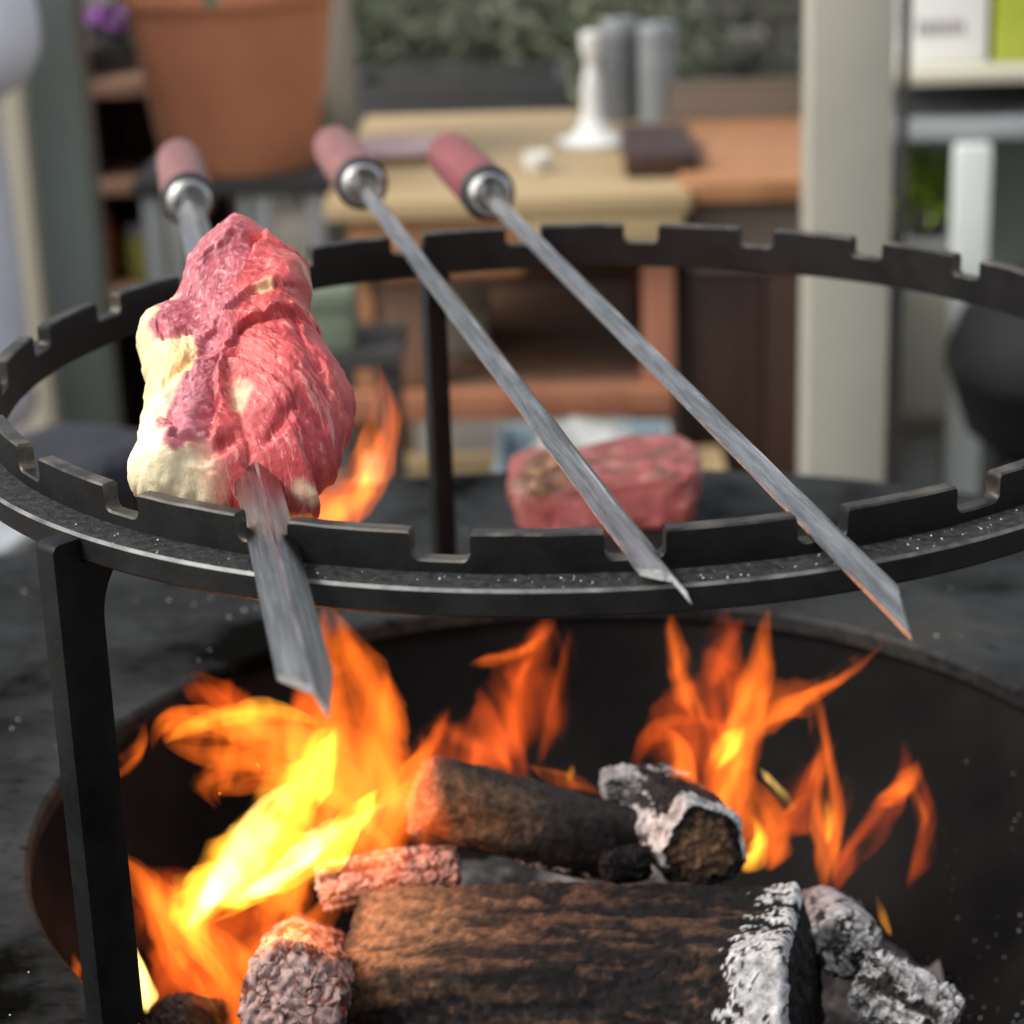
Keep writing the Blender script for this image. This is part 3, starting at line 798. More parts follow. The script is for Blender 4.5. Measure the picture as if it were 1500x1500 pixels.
# ------------------------------------------------------------------ firewood
def log(name, label, p0, p1, r0, r1, colour, seed, rough_amp=0.004, furrow=0.004, flat=1.0, nl=110, na=130, ends=(0.10, 0.10), cat='log', group='burning firewood in the bowl', crackle=0.0, lumpy=0.10, facets=()):
    p0, p1 = Vector(p0), Vector(p1)
    ax = p1 - p0; L = ax.length; ax.normalize()
    side = ax.cross(Vector((0, 0, 1))).normalized(); up = side.cross(ax).normalized()
    v, info = [], []
    rows = []
    ncap = 30
    for i in range(ncap): rows.append((0.0, (i / ncap) ** 0.8, 'a'))
    for i in range(nl + 1): rows.append((i / nl, 1.0, 's'))
    for i in range(ncap - 1, -1, -1): rows.append((1.0, (i / ncap) ** 0.8, 'b'))
    for t, s, kd in rows:
        for j in range(na):
            a = 2 * math.pi * j / na
            c, sn = math.cos(a), math.sin(a)
            r_ = r0 + (r1 - r0) * t
            cq, sq = (c, sn) if kd == 's' else (c * s, sn * s)
            q = Vector((cq * 1.2 + seed, sq * 1.2, t * L / max(r0, r1) * 0.6))
            lump = noise.fractal(q, 0.7, 2, 3)
            fw = noise.fractal(Vector((cq * 5 * r_ / 0.04 + seed, sq * 5 * r_ / 0.04, t * L * 34 + lump * 1.6)), 0.6, 2.1, 5)
            fr = -abs(fw)
            fine = noise.fractal(Vector((cq * r_ * 130 + seed, sq * r_ * 130, t * L * 130)), 0.6, 2.1, 4)
            if kd != 's': lump, fw0 = noise.fractal(Vector((c * 1.2 + seed, sn * 1.2, t * L / max(r0, r1) * 0.6)), 0.7, 2, 3), 0
            rr = r_ * (1 + lumpy * lump) + (furrow * (fr + 0.25) + rough_amp * 0.4 * fine)
            if crackle:
                cv = Vector((cq * r_ * crackle + seed, sq * r_ * crackle, t * L * crackle * 0.6))
                cell = noise.voronoi(cv + noise.noise_vector(cv * 0.9) * 0.7 + noise.noise_vector(cv * 2.7) * 0.25)[0]
                rr -= (0.0022 if crackle != 60 else 0.0012) * (1 - min((cell[1] - cell[0]) / 0.10, 1))
            else:
                cell = (0, 1)
            for fa_, fd_ in facets:
                ca_ = math.cos(a - R(fa_) - 0.25 * (t - 0.5))
                if ca_ > 0.1: rr = min(rr, r_ * fd_ * (1 + 0.06 * lump) / ca_ + 0.0015 * fw + 0.0008 * fine)
            # rounded rim at the ends
            e = min(t * L / (ends[0] * r0 + 1e-6), (1 - t) * L / (ends[1] * r1 + 1e-6), 1.0)
            rr *= 0.88 + 0.12 * math.sqrt(max(e, 0))
            rr *= s
            cap = (1 - s) * 0.002 * (1 if kd == 'b' else -1) - (0 if kd == 's' or not crackle else 0.0015 * (1 - min((cell[1] - cell[0]) / 0.08, 1)) * (1 if kd == 'b' else -1)) + (0.0025 * noise.noise(Vector((c * s * 6 + seed, sn * s * 6, 3))) if kd != 's' else 0)
            y = t * L + cap
            v.append(ax * y + side * (c * rr) + up * (sn * rr * flat))
            info.append((t, a, s, kd, lump, fw, fine, cell[1] - cell[0]))
    f = []
    for i in range(len(rows) - 1):
        for j in range(na):
            k = (j + 1) % na
            f.append((i * na + j, i * na + k, (i + 1) * na + k, (i + 1) * na + j))
    me = mesh(v, f)
    cs, gl = [], []
    for q in info:
        r_ = colour(*q)
        cs.append(r_[:3]); gl.append(r_[3] if len(r_) > 3 else 0.0)
    bm = bmesh.new(); bm.from_mesh(me)
    bm.to_mesh(me); bm.free()
    set_col(me, np.clip(np.array(cs), 0.004, 0.8)); set_float(me, gl, 'glow')
    fix_normals(me)
    o = link(name, me, M['ashlog' if colour in (col_ember, col_ash) else 'log'], smooth=180)
    o.location = p0
    tag(o, label, cat, group)
    return o

def lerp3(a, b, t):
    t = min(max(t, 0), 1)
    return tuple(x + (y - x) * t for x, y in zip(a, b))
BLK, CHR, BRN, TAN, ASH, PNK = (0.009, 0.008, 0.008), (0.03, 0.027, 0.025), (0.07, 0.038, 0.024), (0.165, 0.10, 0.056), (0.56, 0.55, 0.54), (0.46, 0.31, 0.28)

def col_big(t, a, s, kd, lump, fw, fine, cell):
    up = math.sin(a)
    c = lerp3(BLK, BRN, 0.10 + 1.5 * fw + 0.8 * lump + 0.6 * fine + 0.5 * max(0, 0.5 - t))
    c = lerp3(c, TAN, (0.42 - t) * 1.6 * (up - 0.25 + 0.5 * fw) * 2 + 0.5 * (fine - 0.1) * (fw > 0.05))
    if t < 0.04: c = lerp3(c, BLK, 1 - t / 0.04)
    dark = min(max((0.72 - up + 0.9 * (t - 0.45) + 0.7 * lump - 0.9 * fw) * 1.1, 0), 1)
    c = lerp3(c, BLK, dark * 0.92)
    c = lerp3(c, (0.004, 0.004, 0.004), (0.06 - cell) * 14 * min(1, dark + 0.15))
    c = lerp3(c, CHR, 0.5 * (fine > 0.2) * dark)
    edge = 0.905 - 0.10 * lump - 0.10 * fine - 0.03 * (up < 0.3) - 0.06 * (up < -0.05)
    if kd == 's' and t > edge: c = lerp3(c, ASH, min((t - edge) / 0.006, 1) * (0.85 + 0.4 * fine)) if fine < 0.42 else c
    if kd == 'b': c = lerp3(BLK, CHR, 0.5 + fine)
    if kd == 's' and up < 0.28 and 0.08 < t < 0.45 and fine + 0.5 * lump > 0.33: c = ASH
    return c
def col_round(t, a, s, kd, lump, fw, fine, cell):
    c = lerp3(TAN, BRN, 0.4 + 0.7 * fw + 0.4 * fine)
    c = lerp3(c, CHR, (t - 0.16) * 3.0 + 0.6 * lump + 0.5 * fw)
    c = lerp3(c, BLK, (t - 0.5) * 3 + 0.3 * fine)
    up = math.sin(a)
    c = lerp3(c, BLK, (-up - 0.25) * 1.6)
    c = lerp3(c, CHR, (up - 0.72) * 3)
    if kd == 'a': c = lerp3(BRN, TAN, 0.35 + 0.6 * fine + 0.4 * s)
    if up < -0.6 and 0.35 < t < 0.95 and fine + fw > 0.25: c = ASH
    return c
def col_char(t, a, s, kd, lump, fw, fine, cell):
    c = lerp3(BLK, CHR, 0.4 + fw + fine)
    if kd == 's':
        up = math.sin(a)
        k = min(t, 1 - t) < 0.16 + 0.12 * fw + 0.08 * lump
        if k and up > -0.4: c = lerp3(c, ASH, 0.75 + 0.5 * fine)
        if abs(math.cos(a)) > 0.80 + 0.25 * fw and up > -0.2: c = lerp3(c, ASH, 0.7 + fine)
    else:
        c = lerp3(lerp3(BRN, TAN, 0.5 + fine), BLK, (s - 0.55) * 3 + 0.6 * fw)
    return c
def col_ash(t, a, s, kd, lump, fw, fine, cell):
    c = lerp3((0.2, 0.19, 0.185), ASH, 0.55 + 0.45 * fine + 0.7 * lump)
    c = lerp3(c, BLK, (0.06 - cell) * 14)
    c = lerp3(c, CHR, (fw + lump - 0.15) * 3)
    return c
def col_ember(t, a, s, kd, lump, fw, fine, cell):
    c = lerp3((0.22, 0.145, 0.13), PNK, 0.6 + 0.3 * fine + 0.6 * lump)
    g = max(0.0, 0.05 - cell) * 1.0
    c = lerp3(c, (0.03, 0.012, 0.01), (0.07 - cell) * 14)
    if kd == 's': c = lerp3(c, (0.06, 0.03, 0.025), (lump + fw - 0.1) * 2)
    else: c = lerp3(c, (0.05, 0.03, 0.028), (fw - 0.25) * 2.0)
    return (*c, g * max(0.0, 0.2 + fw + lump))
def col_black(t, a, s, kd, lump, fw, fine, cell):
    return lerp3((0.005, 0.0045, 0.0045), (0.02, 0.018, 0.017), 0.3 + fw)

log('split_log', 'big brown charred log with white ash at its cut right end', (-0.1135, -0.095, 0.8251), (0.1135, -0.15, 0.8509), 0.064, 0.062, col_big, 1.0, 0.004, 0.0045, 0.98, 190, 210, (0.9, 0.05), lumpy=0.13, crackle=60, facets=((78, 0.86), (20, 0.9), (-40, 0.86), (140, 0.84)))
log('round_log', 'smooth round log, tan at its cut end and black towards the right', (-0.085, -0.025, 0.9095), (0.0349, 0.005, 0.8572), 0.0245, 0.021, col_round, 5.0, 0.0012, 0.0016, 1.0, 130, 110, (0.15, 0.3))
log('charred_log', 'short charred log with white ash rim and brown grain on its end', (0.0685, -0.05, 0.888), (0.0467, 0.05, 0.8628), 0.0262, 0.026, col_char, 9.0, 0.003, 0.004, 1.0, 90, 110, (0.2, 0.3), facets=((70, 0.9), (150, 0.85), (10, 0.92)))
log('ash_chunk', 'white ash covered chunk behind the charred log, top of the wood pile', (0.0165, 0.03, 0.8867), (0.0562, 0.035, 0.8868), 0.010, 0.0095, col_ash, 13.0, 0.003, 0.004, 1.0, 50, 60, (0.4, 0.4), 'firewood', crackle=120)
log('grey_log', 'grey ash covered log end right of the big brown log', (0.1408, -0.11, 0.8603), (0.1381, 0.0, 0.814), 0.0185, 0.020, col_ash, 17.0, 0.001, 0.001, 1.0, 70, 80, (0.3, 0.3), crackle=30)
log('crumbled_log', 'crumbled pinkish grey ash log at lower right of the pile', (0.1429, -0.14, 0.8592), (0.1843, -0.16, 0.8398), 0.017, 0.020, col_ash, 19.0, 0.004, 0.006, 1.0, 70, 80, (0.5, 0.5), crackle=70)
log('ember_log', 'pink and white cracked log end glowing at lower left of the pile', (-0.142, -0.185, 0.881), (-0.1463, -0.075, 0.8314), 0.0265, 0.028, col_ember, 23.0, 0.001, 0.003, 1.0, 90, 130, (0.25, 0.5), crackle=52, lumpy=0.2, facets=((60, 0.92), (170, 0.9)))
log('ashen_log', 'pale cracked ashen log lying behind the left end of the big log', (-0.1411, -0.05, 0.8667), (-0.0671, -0.035, 0.873), 0.014, 0.014, col_ember, 29.0, 0.002, 0.003, 1.0, 80, 70, (0.3, 0.3), crackle=90)
log('dark_log', 'small dark charred stub between the left flames and round log', (-0.1152, 0.0, 0.8736), (-0.1027, 0.06, 0.854), 0.012, 0.013, col_black, 31.0, 0.003, 0.003, 1.0, 40, 50, (0.3, 0.3))
log('black_log', 'black charred log under the ember block at the bottom left', (-0.2178, -0.13, 0.8251), (-0.1624, -0.08, 0.7747), 0.024, 0.022, col_black, 41.0, 0.004, 0.005, 1.0, 60, 70, (0.5, 0.5))
log('charcoal_lump', 'cracked black charcoal lump between the round log and big log', (0.0144, -0.055, 0.8786), (0.038, -0.05, 0.8795), 0.0105, 0.010, col_black, 43.0, 0.002, 0.003, 1.0, 40, 50, (0.5, 0.5), 'charcoal', crackle=110)

# ------------------------------------------------------------------ flames: closed bodies of glowing gas
def flame_mat(name, c, strength, grain):
    m = bpy.data.materials.new(name); m.use_nodes = True
    nt = m.node_tree; nt.nodes.clear()
    out = add(nt, 'ShaderNodeOutputMaterial')
    em = add(nt, 'ShaderNodeEmission')
    em.inputs['Color'].default_value = (*c, 1)
    em.inputs['Strength'].default_value = strength
    if grain:
        n = noise_node(nt, grain, detail=2.5, rough=0.45, stretch=(1, 0.6, 0.5), dist=1.3)
        r = ramp(nt, n.outputs['Fac'], [(0.38, 0.02), (0.5, 0.6), (0.64, 1.7)])
        mu = add(nt, 'ShaderNodeMath', operation='MULTIPLY'); mu.inputs[1].default_value = strength
        nt.links.new(r.outputs[0], mu.inputs[0]); nt.links.new(mu.outputs[0], em.inputs['Strength'])
    nt.links.new(em.outputs[0], out.inputs['Volume'])
    return m
FC = {'deep': ((1.0, 0.12, 0.012), 16), 'orange': ((1.0, 0.16, 0.012), 36), 'yellow': ((1.0, 0.37, 0.025), 86), 'white': ((1.0, 0.60, 0.15), 170), 'haze': ((1.0, 0.22, 0.07), 1.1)}
FM = {}
for k_, (c_, s_) in FC.items():
    FM[k_] = flame_mat('flame_' + k_, c_, s_, 0)
    FM[k_ + '_body'] = flame_mat('flame_body_' + k_, c_, s_ * 0.9, 32)

# light given off by the burning wood
fl_d = bpy.data.lights.new('fire_light', 'POINT'); fl_d.energy = 0.4; fl_d.color = (1.0, 0.30, 0.06); fl_d.shadow_soft_size = 0.05
fl_o = bpy.data.objects.new('fire_light', fl_d); col.objects.link(fl_o); fl_o.location = (-0.1763, -0.1, 0.9119)

def flame_mesh(pts, th, seed, n=26, k=14):
    P = [np.array(p) for p in pts]
    def cr(t):
        i = min(int(t), len(P) - 2); u = t - i
        p0, p1, p2, p3 = P[max(i - 1, 0)], P[i], P[i + 1], P[min(i + 2, len(P) - 1)]
        return 0.5 * (2 * p1 + (p2 - p0) * u + (2 * p0 - 5 * p1 + 4 * p2 - p3) * u * u + (3 * p1 - p0 - 3 * p2 + p3) * u ** 3)
    C = [cr((len(P) - 1) * i / n) for i in range(n + 1)]
    v, f = [], []
    for i, q in enumerate(C):
        a = C[max(i - 1, 0)]; b = C[min(i + 1, n)]
        d = Vector((b - a)[:3]).normalized()
        w_ax = d.cross(Vector((0, 1, 0.15))).normalized(); t_ax = w_ax.cross(d).normalized()
        w = max(q[3], 0.0004) / 2; t = min(th, w * 0.9)
        e0 = min(i / (0.22 * n), 1.0); e1 = min((n - i) / (0.5 * n), 1.0)
        w *= (0.2 + 0.8 * math.sin(e0 * math.pi / 2)) * (0.12 + 0.88 * math.sin(min(e1 * 2.2, 1) * math.pi / 2)); t *= (0.1 + 0.9 * e0) * (0.04 + 0.96 * e1)
        for j in range(k):
            g_ = 2 * math.pi * j / k
            x = math.cos(g_); y = math.copysign(abs(math.sin(g_)) ** 2.2, math.sin(g_))
            p = Vector(q[:3]) + w_ax * (x * w) + t_ax * (y * t)
            nn = noise.fractal(Vector((p.x * 38 + seed, p.y * 38, p.z * 22)), 0.6, 2, 3)
            bend = 0.5 * t * math.sin(seed + i * 0.35) * x
            p += w_ax * (nn * w * 0.5) + t_ax * (bend + nn * t * 0.5)
            v.append(p)
    for i in range(n):
        for j in range(k):
            l = (j + 1) % k
            f.append((i * k + j, i * k + l, (i + 1) * k + l, (i + 1) * k + j))
    f.append(tuple(range(k))[::-1]); f.append(tuple(range(n * k, (n + 1) * k)))
    return fix_normals(mesh(v, f))

